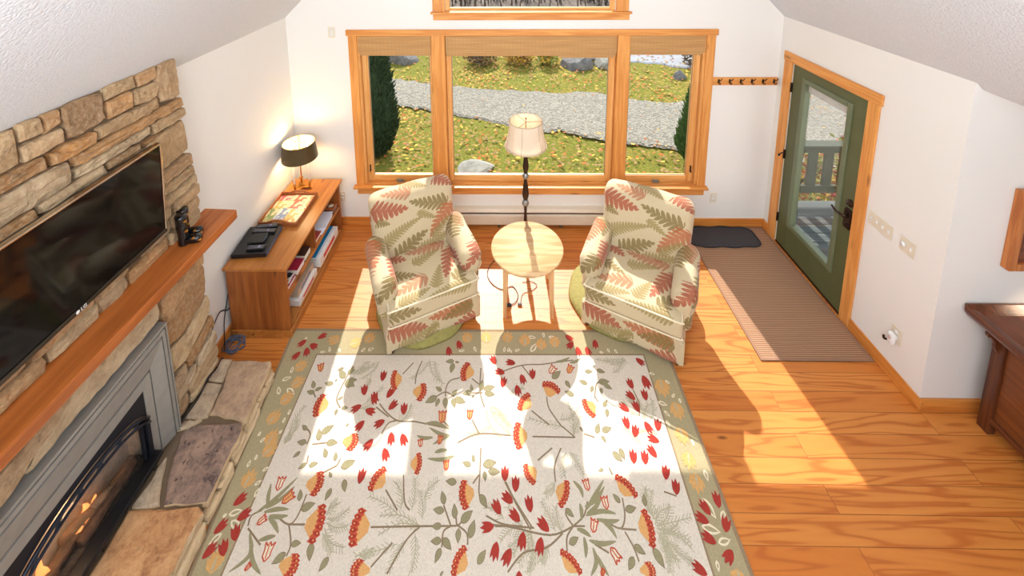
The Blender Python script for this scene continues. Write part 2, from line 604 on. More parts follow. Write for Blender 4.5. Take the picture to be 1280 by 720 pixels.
def ribbed(name, c1, c2, freq, axis=1):
    m, t, b = new_mat(name)
    v = t.coord()
    sep = t.add('ShaderNodeSeparateXYZ')
    t.put(sep.inputs[0], v)
    s = t.math('SINE', t.math('MULTIPLY', sep.outputs[axis], freq))
    s2 = t.math('SINE', t.math('MULTIPLY', sep.outputs[1 - axis], freq * 1.4))
    n = t.noise(v, 160, 2)
    f = t.math('ADD', t.math('MULTIPLY_ADD', s, 0.35, 0.35), t.math('MULTIPLY', t.math('MULTIPLY', n, s2), 0.35), clamp=True)
    t.put(b.inputs['Base Color'], t.ramp(f, [(0.05, c1), (0.6, c2)]))
    b.inputs['Roughness'].default_value = 0.95
    b.inputs['Specular IOR Level'].default_value = 0.1
    t.put(b.inputs['Normal'], t.bump(s, 0.5, 0.004))
    return m
M_RUNNER = ribbed('brown_ribbed_matting', rgb(134, 98, 74), rgb(190, 148, 116), 2 * PI / 0.017)
M_RUNNER_EDGE = plain('brown_mat_edge', rgb(150, 112, 86), 0.9)
def rubber():
    m, t, b = new_mat('black_rubber_lattice')
    v = t.coord((1, 1, 1), (0, 0, PI / 4))
    ch = t.add('ShaderNodeTexChecker')
    t.put(ch.inputs[0], v)
    ch.inputs['Scale'].default_value = 40
    t.put(b.inputs['Base Color'], t.mix(ch.outputs['Fac'], rgb(40, 38, 42), rgb(66, 62, 64)))
    b.inputs['Roughness'].default_value = 0.6
    t.put(b.inputs['Normal'], t.bump(ch.outputs['Fac'], 0.5, 0.004))
    return m
M_RUBBER = rubber()
M_RUBBER_RIM = plain('black_rubber', rgb(38, 36, 40), 0.5)

# rug colours: tufted wool, one tone per dyed yarn
def wool(name, col, var=0.1):
    return plain(name, col, 0.98, spec=0.05, var=var, vscale=120, bump=0.5, bscale=220)
M_RUG = [wool('wool_ivory', rgb(222, 210, 192)), wool('wool_sage', rgb(172, 158, 122)), wool('wool_taupe_edge', rgb(150, 128, 100)),
         wool('wool_red', rgb(166, 62, 52)), wool('wool_gold', rgb(212, 164, 104)), wool('wool_leaf', rgb(150, 142, 108)),
         wool('wool_stem', rgb(142, 122, 96)), wool('wool_cream', rgb(232, 220, 190)), wool('wool_mist', rgb(182, 173, 144)),
         wool('wool_rust', rgb(194, 88, 62)), wool('wool_apricot', rgb(218, 164, 104))]

# ---- fern fabric: each frond is a node group evaluated on the cloth's own coordinates
def frond_group():
    g = bpy.data.node_groups.new('fern_frond', 'ShaderNodeTree')
    for nm in ('U', 'V', 'OX', 'OY', 'Cos', 'Sin', 'InvL', 'InvW', 'Bend', 'N'):
        g.interface.new_socket(nm, in_out='INPUT', socket_type='NodeSocketFloat')
    g.interface.new_socket('Mask', in_out='OUTPUT', socket_type='NodeSocketFloat')
    t = NT(g)
    I = t.add('NodeGroupInput').outputs
    out = t.add('NodeGroupOutput')
    px = t.math('SUBTRACT', I['U'], I['OX'])
    py = t.math('SUBTRACT', I['V'], I['OY'])
    x = t.math('MULTIPLY', t.math('ADD', t.math('MULTIPLY', px, I['Cos']), t.math('MULTIPLY', py, I['Sin'])), I['InvL'])
    y = t.math('SUBTRACT', t.math('MULTIPLY', py, I['Cos']), t.math('MULTIPLY', px, I['Sin']))
    bow = t.math('MULTIPLY', I['Bend'], t.math('MULTIPLY', x, t.math('SUBTRACT', 1.0, x)))
    y = t.math('MULTIPLY', t.math('ADD', y, bow), I['InvW'])
    a = t.math('ABSOLUTE', y)
    env = t.math('MULTIPLY', t.math('MINIMUM', 1.0, t.math('MULTIPLY_ADD', x, 5.0, 0.35)),
                 t.math('POWER', t.math('MAXIMUM', t.math('SUBTRACT', 1.0, x), 0.0), 0.6))
    env = t.math('MAXIMUM', env, 0.02)
    side = t.math('MULTIPLY', t.math('GREATER_THAN', y, 0.0), 0.5)
    ph = t.math('ADD', t.math('SUBTRACT', t.math('MULTIPLY', x, I['N']), t.math('MULTIPLY', a, 1.3)), side)
    d = t.math('MULTIPLY', t.math('ABSOLUTE', t.math('SUBTRACT', t.math('FRACT', ph), 0.5)), 2.0)
    r = t.math('DIVIDE', a, env)
    leaf = t.math('LESS_THAN', t.math('ADD', t.math('MULTIPLY', t.math('MULTIPLY', d, d), 1.12), t.math('MULTIPLY', r, r)), 1.0)
    rach = t.math('LESS_THAN', a, 0.06)
    ins = t.math('MULTIPLY', t.math('GREATER_THAN', x, 0.0), t.math('LESS_THAN', x, 1.0))
    t.l.new(t.math('MULTIPLY', ins, t.math('MAXIMUM', leaf, rach)), out.inputs[0])
    return g
FROND = frond_group()
F_RED, F_ORG, F_OLV, F_LOLV, F_SAL = rgb(156, 70, 44), rgb(172, 94, 54), rgb(124, 104, 56), rgb(148, 128, 78), rgb(172, 112, 78)

def fern_fabric(name, fronds, skew=0.0):
    """fronds: (x0,y0,x1,y1,width,colour[,bend]) on u = x (+skew), v = y + z in chair metres"""
    m, t, b = new_mat(name)
    tc = t.add('ShaderNodeTexCoord')
    wob = t.add('ShaderNodeTexNoise')
    wob.inputs['Scale'].default_value = 70
    t.l.new(tc.outputs['Object'], wob.inputs['Vector'])
    sep = t.add('ShaderNodeSeparateXYZ')
    t.put(sep.inputs[0], tc.outputs['Object'])
    ws = t.add('ShaderNodeSeparateXYZ')
    t.l.new(wob.outputs['Color'], ws.inputs[0])
    U = t.math('ADD', sep.outputs[0], t.math('MULTIPLY_ADD', ws.outputs[0], 0.012, -0.006))
    if skew:
        U = t.math('ADD', U, t.math('MULTIPLY', t.math('SUBTRACT', sep.outputs[1], sep.outputs[2]), skew))
    V = t.math('ADD', t.math('ADD', sep.outputs[1], sep.outputs[2]), t.math('MULTIPLY_ADD', ws.outputs[1], 0.012, -0.006))
    weave = t.noise(tc.outputs['Object'], 240, 2)
    c = t.ramp(weave, [(0.3, rgb(192, 172, 136)), (0.7, rgb(208, 190, 154))])
    for fr in fronds:
        x0, y0, x1, y1, w, col = fr[:6]
        bend = fr[6] if len(fr) > 6 else 0.0
        L = math.hypot(x1 - x0, y1 - y0)
        g = t.add('ShaderNodeGroup')
        g.node_tree = FROND
        t.l.new(U, g.inputs['U'])
        t.l.new(V, g.inputs['V'])
        for k, val in (('OX', x0), ('OY', y0), ('Cos', (x1 - x0) / L), ('Sin', (y1 - y0) / L), ('InvL', 1 / L), ('InvW', 1 / (1.2 * w)), ('Bend', bend), ('N', max(5, round(L / (0.03 if col is F_LOLV else 0.05))))):
            g.inputs[k].default_value = val
        tone = t.mix(weave, tuple(q * 0.85 for q in col[:3]) + (1,), tuple(min(1, q * 1.25) for q in col[:3]) + (1,))
        c = t.mix(t.math('MULTIPLY', g.outputs[0], 0.84), c, tone)
    t.put(b.inputs['Base Color'], c)
    b.inputs['Roughness'].default_value = 0.75
    b.inputs['Specular IOR Level'].default_value = 0.2
    b.inputs['Sheen Weight'].default_value = 0.15
    t.put(b.inputs['Normal'], t.bump(t.noise(tc.outputs['Object'], 9, 4), 0.25, 0.02))
    return m

M_FB_BACK = fern_fabric('fern_cloth_back', [
    (-0.40, 1.14, -0.06, 1.06, 0.12, F_RED, 0.05), (0.33, 1.02, -0.05, 1.13, 0.10, F_OLV, -0.08), (0.40, 0.98, 0.12, 0.67, 0.10, F_ORG, 0.10),
    (-0.36, 0.70, 0.06, 0.92, 0.075, F_LOLV, -0.10), (-0.20, 0.55, 0.10, 0.76, 0.10, F_OLV, -0.06), (0.0, 0.56, 0.36, 0.70, 0.07, F_LOLV, 0.05),
    (-0.42, 0.82, -0.30, 0.64, 0.07, F_RED), (0.24, 1.36, 0.40, 1.2, 0.10, F_RED), (-0.1, 1.42, 0.14, 1.26, 0.08, F_LOLV), (-0.36, 1.0, -0.24, 0.94, 0.05, F_OLV), (0.14, 0.66, 0.34, 0.86, 0.05, F_LOLV), (-0.02, 1.24, -0.3, 1.3, 0.09, F_SAL), (0.02, 0.98, 0.2, 0.86, 0.05, F_LOLV)])
M_FB_SEAT = fern_fabric('fern_cloth_seat', [
    (0.24, 0.58, -0.14, 0.57, 0.09, F_SAL, -0.07), (0.30, 0.48, 0.13, 0.16, 0.09, F_RED, 0.06), (-0.02, 0.24, -0.32, 0.16, 0.08, F_SAL, 0.03),
    (-0.32, 0.60, -0.14, 0.50, 0.08, F_RED), (0.32, 0.02, -0.08, 0.02, 0.075, F_LOLV, 0.05), (-0.1, 0.42, 0.16, 0.5, 0.06, F_LOLV),
    (-0.38, -0.02, -0.12, -0.05, 0.07, F_OLV), (0.2, 0.1, 0.38, 0.3, 0.07, F_OLV), (-0.3, 0.36, -0.1, 0.3, 0.06, F_OLV), (0.02, 0.1, 0.12, 0.32, 0.06, F_LOLV), (-0.3, 0.06, -0.02, 0.12, 0.06, F_LOLV), (0.1, 0.62, 0.3, 0.66, 0.06, F_RED)])
M_FB_BODY = fern_fabric('fern_cloth_body', [
    (-0.39, -0.14, -0.07, -0.24, 0.11, F_RED, 0.04), (0.33, -0.16, -0.06, -0.17, 0.095, F_ORG, -0.09), (0.34, -0.20, 0.06, -0.24, 0.08, F_OLV, 0.05),
    (-0.32, -0.36, 0.02, -0.26, 0.07, F_LOLV, -0.05), (0.36, -0.33, 0.12, -0.35, 0.07, F_RED), (0.2, -0.05, 0.4, -0.1, 0.06, F_RED), (-0.1, -0.34, 0.12, -0.36, 0.05, F_OLV), (-0.38, -0.02, -0.2, -0.08, 0.05, F_LOLV), (0.02, -0.24, -0.1, -0.34, 0.05, F_LOLV)])
M_FB_ARM = fern_fabric('fern_cloth_arm', [
    (-0.52, 0.98, -0.66, 0.62, 0.11, F_OLV, 0.05), (-0.66, 0.84, -0.84, 0.50, 0.10, F_ORG, 0.04), (-0.56, 0.56, -0.76, 0.22, 0.11, F_RED, 0.06), (-0.74, 0.36, -0.90, 0.08, 0.09, F_OLV),
    (-0.60, 0.16, -0.78, -0.06, 0.08, F_LOLV), (-0.86, 0.62, -0.94, 0.30, 0.08, F_SAL), (-0.46, 0.76, -0.58, 0.46, 0.07, F_LOLV), (-0.70, 0.06, -0.56, 0.26, 0.07, F_OLV),
    (0.24, 0.98, 0.08, 0.64, 0.11, F_SAL, 0.05), (0.10, 0.86, -0.08, 0.52, 0.10, F_OLV, 0.04), (0.20, 0.52, 0.02, 0.20, 0.11, F_OLV, 0.06), (0.04, 0.42, -0.12, 0.14, 0.09, F_RED),
    (0.16, 0.14, -0.02, -0.06, 0.08, F_LOLV), (-0.10, 0.64, -0.18, 0.30, 0.08, F_SAL), (0.26, 0.70, 0.18, 0.40, 0.08, F_RED), (0.06, 0.02, 0.22, 0.24, 0.07, F_OLV)], skew=0.5)
M_PIPING = plain('cream_piping', rgb(232, 218, 186), 0.8)

def grass_mat():
    m, t, b = new_mat('autumn_lawn')
    v = t.coord()
    n = t.noise(v, 0.5, 4, 0.6)
    g = t.ramp(t.noise(v, 28, 4, 0.7), [(0.3, rgb(84, 92, 34)), (0.7, rgb(150, 146, 62))])
    lv = t.voronoi(v, 13)
    leaf = t.ramp(lv.outputs['Color'], [(0.0, rgb(186, 130, 62)), (0.4, rgb(206, 168, 92)), (0.7, rgb(164, 96, 52)), (1.0, rgb(216, 196, 136))])
    f = t.math('MULTIPLY', t.math('LESS_THAN', lv.outputs['Distance'], 0.42), t.ramp(n, [(0.35, (0.1, 0.1, 0.1, 1)), (0.6, (1, 1, 1, 1))]))
    t.put(b.inputs['Base Color'], t.mix(t.math('MULTIPLY', f, 0.8), g, leaf))
    b.inputs['Roughness'].default_value = 0.95
    b.inputs['Specular IOR Level'].default_value = 0.1
    t.put(b.inputs['Normal'], t.bump(t.noise(v, 60, 4, 0.8), 0.9, 0.03))
    return m
M_GRASS = grass_mat()
def gravel_mat():
    m, t, b = new_mat('grey_gravel')
    v = t.coord()
    vo = t.voronoi(v, 26)
    c = t.ramp(vo.outputs['Color'], [(0.0, rgb(104, 98, 86)), (0.5, rgb(134, 127, 112)), (1.0, rgb(160, 152, 136))])
    n = t.noise(t.coord((0.5, 2.5, 1)), 0.9, 4, 0.6)
    c = t.mix(t.math('MULTIPLY', t.ramp(n, [(0.45, (0, 0, 0, 1)), (0.75, (1, 1, 1, 1))]), 0.45), c, rgb(112, 110, 100))
    t.put(b.inputs['Base Color'], c)
    b.inputs['Roughness'].default_value = 0.95
    t.put(b.inputs['Normal'], t.bump(vo.outputs['Distance'], 0.8, 0.03))
    return m
M_GRAVEL = gravel_mat()
M_ROAD = plain('grey_asphalt', rgb(146, 146, 148), 0.9, bump=0.3, bscale=80)
M_ROCK = plain('field_rock', rgb(110, 106, 102), 0.9, var=0.4, vscale=6, bump=0.9, bscale=14)
M_ROCKPALE = plain('pale_field_rock', rgb(140, 136, 124), 0.9, var=0.3, vscale=6, bump=0.9, bscale=14)
M_CEDAR = plain('cedar_foliage', rgb(44, 66, 34), 0.8, var=0.4, vscale=30)
M_CEDAR2 = plain('cedar_foliage_bright', rgb(74, 104, 48), 0.8, var=0.4, vscale=30)
M_WOODS = plain('woodland_floor', rgb(112, 96, 82), 0.95, var=0.35, vscale=5)
M_BARK = plain('grey_bark', rgb(104, 90, 76), 0.95, var=0.3, vscale=20, bump=0.8)
M_LEAFBR = plain('dry_brown_leaves', rgb(150, 112, 70), 0.9, var=0.3, vscale=9)
M_LEAFYL = plain('yellow_autumn_leaves', rgb(202, 160, 60), 0.9, var=0.3, vscale=9)
M_LEAFRD = plain('red_autumn_leaves', rgb(176, 74, 66), 0.9, var=0.4, vscale=9)
M_LEAFGN = plain('pale_green_leaves', rgb(150, 164, 84), 0.9, var=0.3, vscale=9)
M_DECK = wood('deck_boards', rgb(92, 96, 90), rgb(70, 74, 74), 'x', 0.8, 10, 0.6)
# ------------------------------------------------------------------ room shell
XL, YC, H = -5.3843, -1.8655, 2.497
RIDGE = XL / 2
YB = -6.5

def zc(x):
    return H + (x - XL) if x < RIDGE else H - x

b = MB()
b.box(-5.55, 0.15, YB, 0.16, -0.12, 0)
b.box(0.15, 1.75, YB, -1.70, -0.12, 0)
struct(b.build('floor', M_FLOOR))

b = MB()
for poly in ([(-5.55, -0.12), (-4.615, -0.12), (-4.615, zc(-4.615)), (-5.55, zc(-5.55))],
             [(-4.615, -0.12), (-0.805, -0.12), (-0.805, 0.50), (-4.615, 0.50)],
             [(-4.615, 2.31), (-0.805, 2.31), (-0.805, 2.545), (-4.615, 2.545)],
             [(-4.615, 2.545), (-3.64, 2.545), (-3.64, zc(-3.64)), (-4.615, zc(-4.615))],
             [(-1.80, 2.545), (-0.805, 2.545), (-0.805, zc(-0.805)), (-1.80, zc(-1.80))],
             [(-3.64, 3.8), (-1.80, 3.8), (-1.80, zc(-1.80)), (RIDGE, zc(RIDGE)), (-3.64, zc(-3.64))],
             [(-0.805, -0.12), (0.16, -0.12), (0.16, zc(0.16)), (-0.805, zc(-0.805))]):
    b.prism(poly, 0.0, 0.16, 'y')
struct(b.build('wall_back', M_WALL))

b = MB()
b.box(-5.55, XL, YB, 0.0, -0.02, H + 0.02)
struct(b.build('wall_left', M_WALL))

b = MB()
b.box(0.0, 0.15, -0.222, 0.0, 0.0, H)
b.box(0.0, 0.15, YC, -1.146, 0.0, H)
b.box(0.0, 0.15, -1.146, -0.222, 2.056, H)
struct(b.build('wall_right', M_WALL))
b = MB()
b.prism([(0.15, 0.0), (1.75, 0.0), (1.75, 1.83), (0.15, 2.45)], YC, -1.70, 'y')
struct(b.build('wall_return', M_WALL))
b = MB()
b.box(1.70, 1.85, YB, YC, 0, 1.85)
struct(b.build('wall_alcove', M_WALL))

b = MB()
T = 0.14
b.prism([(-5.55, zc(-5.55)), (RIDGE, zc(RIDGE)), (RIDGE, zc(RIDGE) + T * 1.42), (-5.55, zc(-5.55) + T * 1.42)], YB, 0.16, 'y')
b.prism([(0.048, zc(0.048)), (RIDGE, zc(RIDGE)), (RIDGE, zc(RIDGE) + T * 1.42), (0.048, zc(0.048) + T * 1.42)], YB, 0.16, 'y')
b.prism([(0.048, 2.449), (1.85, 2.449 - 0.39 * 1.80), (1.85, 2.62 - 0.39 * 1.80), (0.048, 2.65)], YB, -1.70, 'y')
b.prism([(0.048, 2.449), (0.30, 2.35), (0.30, 2.5), (0.048, 2.65)], -1.70, 0.16, 'y')
struct(b.build('ceiling', M_CEIL))

# baseboards
def baseboard(name, segs, mat):
    k = MB()
    for s in segs:
        k.box(*s, b=0.004)
    return struct(k.build(name, mat))
baseboard('baseboard_back', [(-5.38, -3.98, -0.02, 0, 0, 0.10), (-1.42, 0.0, -0.02, 0, 0, 0.10)], M_BASE_X)
baseboard('baseboard_left', [(XL, XL + 0.018, -1.72, -0.02, 0, 0.10)], M_BASE_Y)
baseboard('baseboard_right', [(-0.018, 0, -0.094, -0.02, 0, 0.10), (-0.018, 0, YC - 0.018, -1.254, 0, 0.10)], M_BASE_Y)
baseboard('baseboard_return', [(-0.0, 1.70, YC - 0.018, YC, 0, 0.10)], M_BASE_X)

# ------------------------------------------------------------------ windows
def part(k, name, mat, parent, label=None):
    o = k.build(name, mat, parent)
    if label:
        o['label'] = label
    return o

win = thing('window_1', 'wide three-part pine window facing the drive', None, (0, 0, 0), kind='structure')
part(MB().box(-4.725, -0.695, -0.032, 0, 2.297, 2.363, b=0.004), 'head_casing', M_TRIM_X, win)
for x0, x1 in ((-4.707, -4.612), (-0.808, -0.715)):
    part(MB().box(x0, x1, -0.022, 0, 0.515, 2.297, b=0.004), 'side_casing', M_TRIM_Z, win)
for x0, x1 in ((-3.797, -3.648), (-1.768, -1.633)):
    part(MB().box(x0, x1, -0.022, 0.13, 0.52, 2.297, b=0.004), 'mullion', M_TRIM_Z, win)
part(MB().box(-4.735, -0.690, -0.068, 0.0, 0.492, 0.517, b=0.005).box(-4.612, -0.808, 0.0, 0.16, 0.50, 0.525), 'stool', M_TRIM_X, win)
part(MB().box(-4.70, -0.72, -0.022, 0, 0.405, 0.492, b=0.004), 'apron', M_TRIM_X, win)
part(MB().box(-4.615, -4.590, 0, 0.15, 0.525, 2.31).box(-0.83, -0.805, 0, 0.15, 0.525, 2.31), 'jamb', M_SASH_Z, win)
part(MB().box(-4.59, -0.83, 0, 0.15, 2.285, 2.31), 'head_jamb', M_SASH_X, win)
for nm, x0, x1, gl0, gl1 in (('sash', -4.590, -3.797, -4.525, -3.832), ('fixed_sash', -3.648, -1.768, -3.588, -1.838), ('sash', -1.633, -0.830, -1.603, -0.903)):
    k = MB()
    k.box(x0, gl0, 0.055, 0.105, 0.525, 2.285, 1, b=0.004)
    k.box(gl1, x1, 0.055, 0.105, 0.525, 2.285, 1, b=0.004)
    k.box(gl0, gl1, 0.055, 0.105, 0.525, 0.598, 0, b=0.004)
    k.box(gl0, gl1, 0.055, 0.105, 2.215, 2.285, 0, b=0.004)
    k.box(x0 + 0.012, gl0 - 0.012, 0.04, 0.055, 0.54, 2.27, 1)
    k.box(gl1 + 0.012, x1 - 0.012, 0.04, 0.055, 0.54, 2.27, 1)
    s = part(k, nm, [M_SASH_X, M_SASH_Z], win)
    part(MB().box(gl0 - 0.005, gl1 + 0.005, 0.078, 0.082, 0.593, 2.22), 'glass_pane', M_GLASS, s)
    k = MB()
    for a in ((gl0 - 0.004, gl0 + 0.006), (gl1 - 0.006, gl1 + 0.004)):
        k.box(a[0], a[1], 0.070, 0.0775, 0.595, 2.218)
    k.box(gl0, gl1, 0.070, 0.0775, 0.592, 0.602)
    part(k, 'glazing_bead', M_STEEL, s)
    if nm == 'sash':
        cx = (x0 + x1) / 2
        part(MB().box(cx - 0.06, cx + 0.02, 0.02, 0.055, 0.527, 0.548, b=0.006).tube([(cx, 0.03, 0.55), (cx - 0.05, 0.028, 0.56), (cx - 0.07, 0.028, 0.552)], 0.006), 'crank', M_STEEL, s, 'grey metal window crank')
        hx = x0 + 0.035 if x0 < -3 else x1 - 0.035
        part(MB().box(hx - 0.008, hx + 0.008, 0.03, 0.04, 0.66, 0.74, b=0.003).tube([(hx, 0.025, 0.70), (hx, 0.015, 0.66)], 0.005), 'sash_lock', M_BRONZE, s)

w2 = thing('window_2', 'upper gable window above the wide window', None, (0, 0, 0), kind='structure')
for x0, x1 in ((-3.77, -3.64), (-1.80, -1.665)):
    part(MB().box(x0, x1, -0.022, 0, 2.56, 3.9, b=0.004), 'side_casing', M_TRIM_Z, w2)
part(MB().box(-3.78, -1.66, -0.024, 0, 3.8, 3.89, b=0.004), 'head_casing', M_TRIM_X, w2)
part(MB().box(-3.79, -1.635, -0.05, 0.0, 2.538, 2.560, b=0.004).box(-3.64, -1.80, 0, 0.16, 2.545, 2.562), 'stool', M_TRIM_X, w2)
part(MB().box(-3.765, -1.655, -0.02, 0, 2.467, 2.538, b=0.004), 'apron', M_TRIM_X, w2)
k = MB()
k.box(-3.64, -3.595, 0.03, 0.10, 2.562, 3.8, 1, b=0.004).box(-1.845, -1.80, 0.03, 0.10, 2.562, 3.8, 1, b=0.004)
k.box(-3.595, -1.845, 0.055, 0.10, 2.562, 2.59, 0, b=0.004).box(-3.595, -1.845, 0.055, 0.10, 3.75, 3.8, 0, b=0.004)
s = part(k, 'fixed_sash', [M_SASH_X, M_SASH_Z], w2)
part(MB().box(-3.60, -1.84, 0.078, 0.082, 2.588, 3.755), 'glass_pane', M_GLASS, s)

# bamboo blinds, pulled up
for x0, x1, zb, lab in ((-4.606, -3.803, 2.062, 'raised bamboo roman blind over the left casement'),
                        (-3.642, -1.772, 2.056, 'wide raised bamboo roman blind over the middle pane'),
                        (-1.628, -0.812, 2.068, 'raised bamboo roman blind over the right casement, by the coat rail')):
    r = thing('bamboo_blind', lab, 'window blind', ((x0 + x1) / 2, 0.012, 2.285), 0, 'bamboo blinds in the wide window')
    hw = (x1 - x0) / 2
    part(MB().box(-hw, hw, 0, 0.035, -0.028, 0.0, b=0.003), 'headrail', M_BAMBOO, r)
    part(MB().prism([(-0.014, -0.001), (0.0, -0.001), (-0.003, zb - 2.285 + 0.035), (-0.016, zb - 2.285 + 0.03)], -hw, hw, 'x'), 'valance', M_BAMBOO, r)
    k = MB()
    for i in range(4):
        k.box(-hw + 0.004, hw - 0.004, -0.006 + 0.008 * i, -0.001 + 0.008 * i, zb - 2.285 + 0.006 * i, -0.03, b=0.002)
    part(k, 'folded_stack', M_BAMBOO, r)
    if hw > 0.5:
        part(MB().box(hw - 0.62, hw - 0.03, 0.0, 0.004, zb - 2.285 - 0.024, zb - 2.285 + 0.004, M=Matrix.Rotation(0.0, 4, 'Y')), 'sagging_fold', M_BAMBOO, r)

# ------------------------------------------------------------------ door
dr = thing('door_1', 'green glazed entry door with pine casing', None, (0, 0, 0), kind='structure')
k = MB()
k.box(0.004, 0.046, -0.372, -0.227, 0.02, 2.048, b=0.002)
k.box(0.004, 0.046, -1.141, -0.992, 0.02, 2.048, b=0.002)
k.box(0.004, 0.046, -0.992, -0.372, 0.02, 0.315, b=0.002)
k.box(0.004, 0.046, -0.992, -0.372, 1.945, 2.048, b=0.002)
slab = part(k, 'door_slab', M_DOOR, dr)
k = MB()
for (y0, y1, z0, z1) in ((-0.425, -0.372, 0.305, 1.955), (-0.992, -0.94, 0.305, 1.955), (-0.94, -0.425, 0.305, 0.358), (-0.94, -0.425, 1.902, 1.955)):
    k.box(-0.010, 0.058, y0, y1, z0, z1, b=0.010, seg=3)
part(k, 'lite_moulding', M_DOORLITE, slab)
part(MB().box(0.023, 0.029, -0.945, -0.42, 0.353, 1.907), 'glass_pane', M_GLASS, slab)
k = MB()
k.box(0.031, 0.036, -0.94, -0.425, 1.82, 1.90)
for yy in (-0.80, -0.62):
    k.box(0.029, 0.0365, yy - 0.003, yy + 0.003, 1.822, 1.898)
part(k, 'rolled_screen', plain('pale_screen_cloth', rgb(196, 194, 186), 0.8), slab, 'pale screen strip at the top of the pane')
# handle set
k = MB()
k.prism([(-1.118, 0.845), (-1.058, 0.845), (-1.052, 0.86), (-1.052, 1.01), (-1.062, 1.03), (-1.114, 1.03), (-1.124, 1.01), (-1.124, 0.86)], -0.012, 0.006, 'x', b=0.003)
hp = part(k, 'handle_plate', M_BRONZE, dr)
k = MB()
k.tube([(-0.010, -1.088, 0.965), (-0.05, -1.088, 0.965)], [0.016, 0.013], 12)
k.tube(smooth_path([(-0.05, -1.095, 0.965), (-0.055, -1.06, 0.967), (-0.056, -1.02, 0.962), (-0.054, -0.985, 0.972), (-0.052, -0.965, 0.98)], 4), [0.011] * 5 + [0.010] * 6 + [0.008] * 6, 10)
k.tube([(-0.012, -1.088, 0.89), (-0.02, -1.088, 0.89)], 0.012, 12)
part(k, 'lever', M_BRONZE, hp)
M90 = Matrix.Rotation(-PI / 2, 4, 'Y')
part(MB().lathe([(0.034, 0), (0.034, 0.010), (0.028, 0.016), (0.010, 0.018), (0.008, 0.034)], (0.004, -1.088, 1.085), 20, M=M90), 'deadbolt', M_BRONZE, dr)
for zz in (0.30, 1.04, 1.79):
    part(MB().box(-0.006, 0.004, -0.238, -0.220, zz - 0.05, zz + 0.05, b=0.002).tube([(-0.008, -0.225, zz - 0.05), (-0.008, -0.225, zz + 0.05)], 0.007), 'hinge', M_BRONZE, dr)
part(MB().tube([(-0.012, -0.225, 1.06), (-0.05, -0.24, 1.055), (-0.075, -0.255, 1.05)], 0.006).lathe([(0.011, -0.01), (0.011, 0.01)], (-0.078, -0.257, 1.049), 10), 'hinge_stop', M_BRONZE, dr)
part(MB().box(-0.024, 0, -1.268, -0.094, 2.055, 2.150, b=0.004), 'head_casing', M_TRIM_Y, dr)
part(MB().box(-0.020, 0, -0.222, -0.104, 0, 2.055, b=0.004), 'side_casing', M_TRIM_Z, dr)
part(MB().box(-0.020, 0, -1.252, -1.146, 0, 2.055, b=0.004), 'side_casing', M_TRIM_Z, dr)
part(MB().box(0.0, 0.15, -1.146, -0.222, 0.0, 0.016, b=0.003), 'threshold', M_BRONZE, dr)
part(MB().box(0.05, 0.15, -0.226, -0.222, 0.016, 2.056).box(0.05, 0.15, -1.146, -1.142, 0.016, 2.056).box(0.05, 0.15, -1.142, -0.226, 2.05, 2.056), 'jamb', M_DOORLITE, dr)

# ------------------------------------------------------------------ outdoors
GZ = -0.70
b = MB()
nx, ny = 44, 34
vs, fs = [], []
for j in range(ny + 1):
    for i in range(nx + 1):
        x = -15 + 30 * i / nx
        y = 0.17 + 20.5 * j / ny
        z = GZ + 0.03 * math.sin(x * 1.7 + y) * math.sin(y * 1.3) * min(1, y / 2) - 0.02
        vs.append((x, y, z))
for j in range(ny):
    for i in range(nx):
        a = j * (nx + 1) + i
        fs.append((a, a + 1, a + nx + 2, a + nx + 1))
b.add(vs, fs, 0, True)
b.add([(0.16, -9, GZ - 0.02), (15, -9, GZ - 0.02), (15, 0.17, GZ - 0.02), (0.16, 0.17, GZ - 0.02)], [(0, 1, 2, 3)])
struct(b.build('ground_lawn', M_GRASS))

def strip(name, near, far, z, mat, n=40):
    """ground strip between two polylines"""
    a, c = smooth_path([(x, y, 0) for x, y in near], 8), smooth_path([(x, y, 0) for x, y in far], 8)
    k = MB()
    N = min(len(a), len(c))
    vs = []
    rr = random.Random(3)
    for i in range(N):
        w = 0.10 * rr.uniform(-1, 1)
        vs += [(a[i].x, a[i].y + w, z - 0.03), (a[i].x, a[i].y + w + 0.06, z), (c[i].x, c[i].y - w - 0.06, z), (c[i].x, c[i].y - w, z - 0.03)]
    fs = []
    for i in range(N - 1):
        for q in range(3):
            fs.append((i * 4 + q, i * 4 + q + 4, i * 4 + q + 5, i * 4 + q + 1)[::-1])
    k.add(vs, fs)
    return recalc(k.build(name, mat))
dv = strip('ground_driveway', [(-9.5, 5.8), (-7.2, 5.2), (-5.6, 4.73), (-4.6, 4.44), (-2.83, 3.68), (-1.87, 3.5), (-0.6, 3.0), (0.6, 2.65), (2.4, 2.3), (6, 1.2)],
           [(-9.5, 7.9), (-7.6, 7.2), (-6.03, 6.48), (-4.86, 6.03), (-2.79, 5.62), (-0.45, 5.36), (0.05, 5.1), (1.4, 4.9), (3.4, 4.8), (7, 4.6)], GZ + 0.035, M_GRAVEL)
struct(dv)
struct(strip('ground_road', [(-9, 10.4), (-6, 9.5), (-3, 8.75), (-1, 8.2), (0.83, 7.72), (2.46, 7.2), (4, 6.8), (8, 5.8)],
             [(-9, 14.0), (-6, 13.1), (-3, 12.2), (-1, 11.5), (0.9, 11.0), (2.5, 10.4), (4, 10), (8, 9)], GZ + 0.02, M_ROAD))
b = MB().box(-15, 15, 14.2, 24, GZ - 0.05, GZ + 0.04)
struct(b.build('ground_leaf_litter', M_WOODS))
b = MB().box(3.2, 14, -8, 2.2, GZ - 0.06, GZ + 0.03).box(2.9, 14, 2.2, 9, GZ - 0.06, GZ + 0.028)
struct(b.build('ground_gravel_yard', M_GRAVEL))

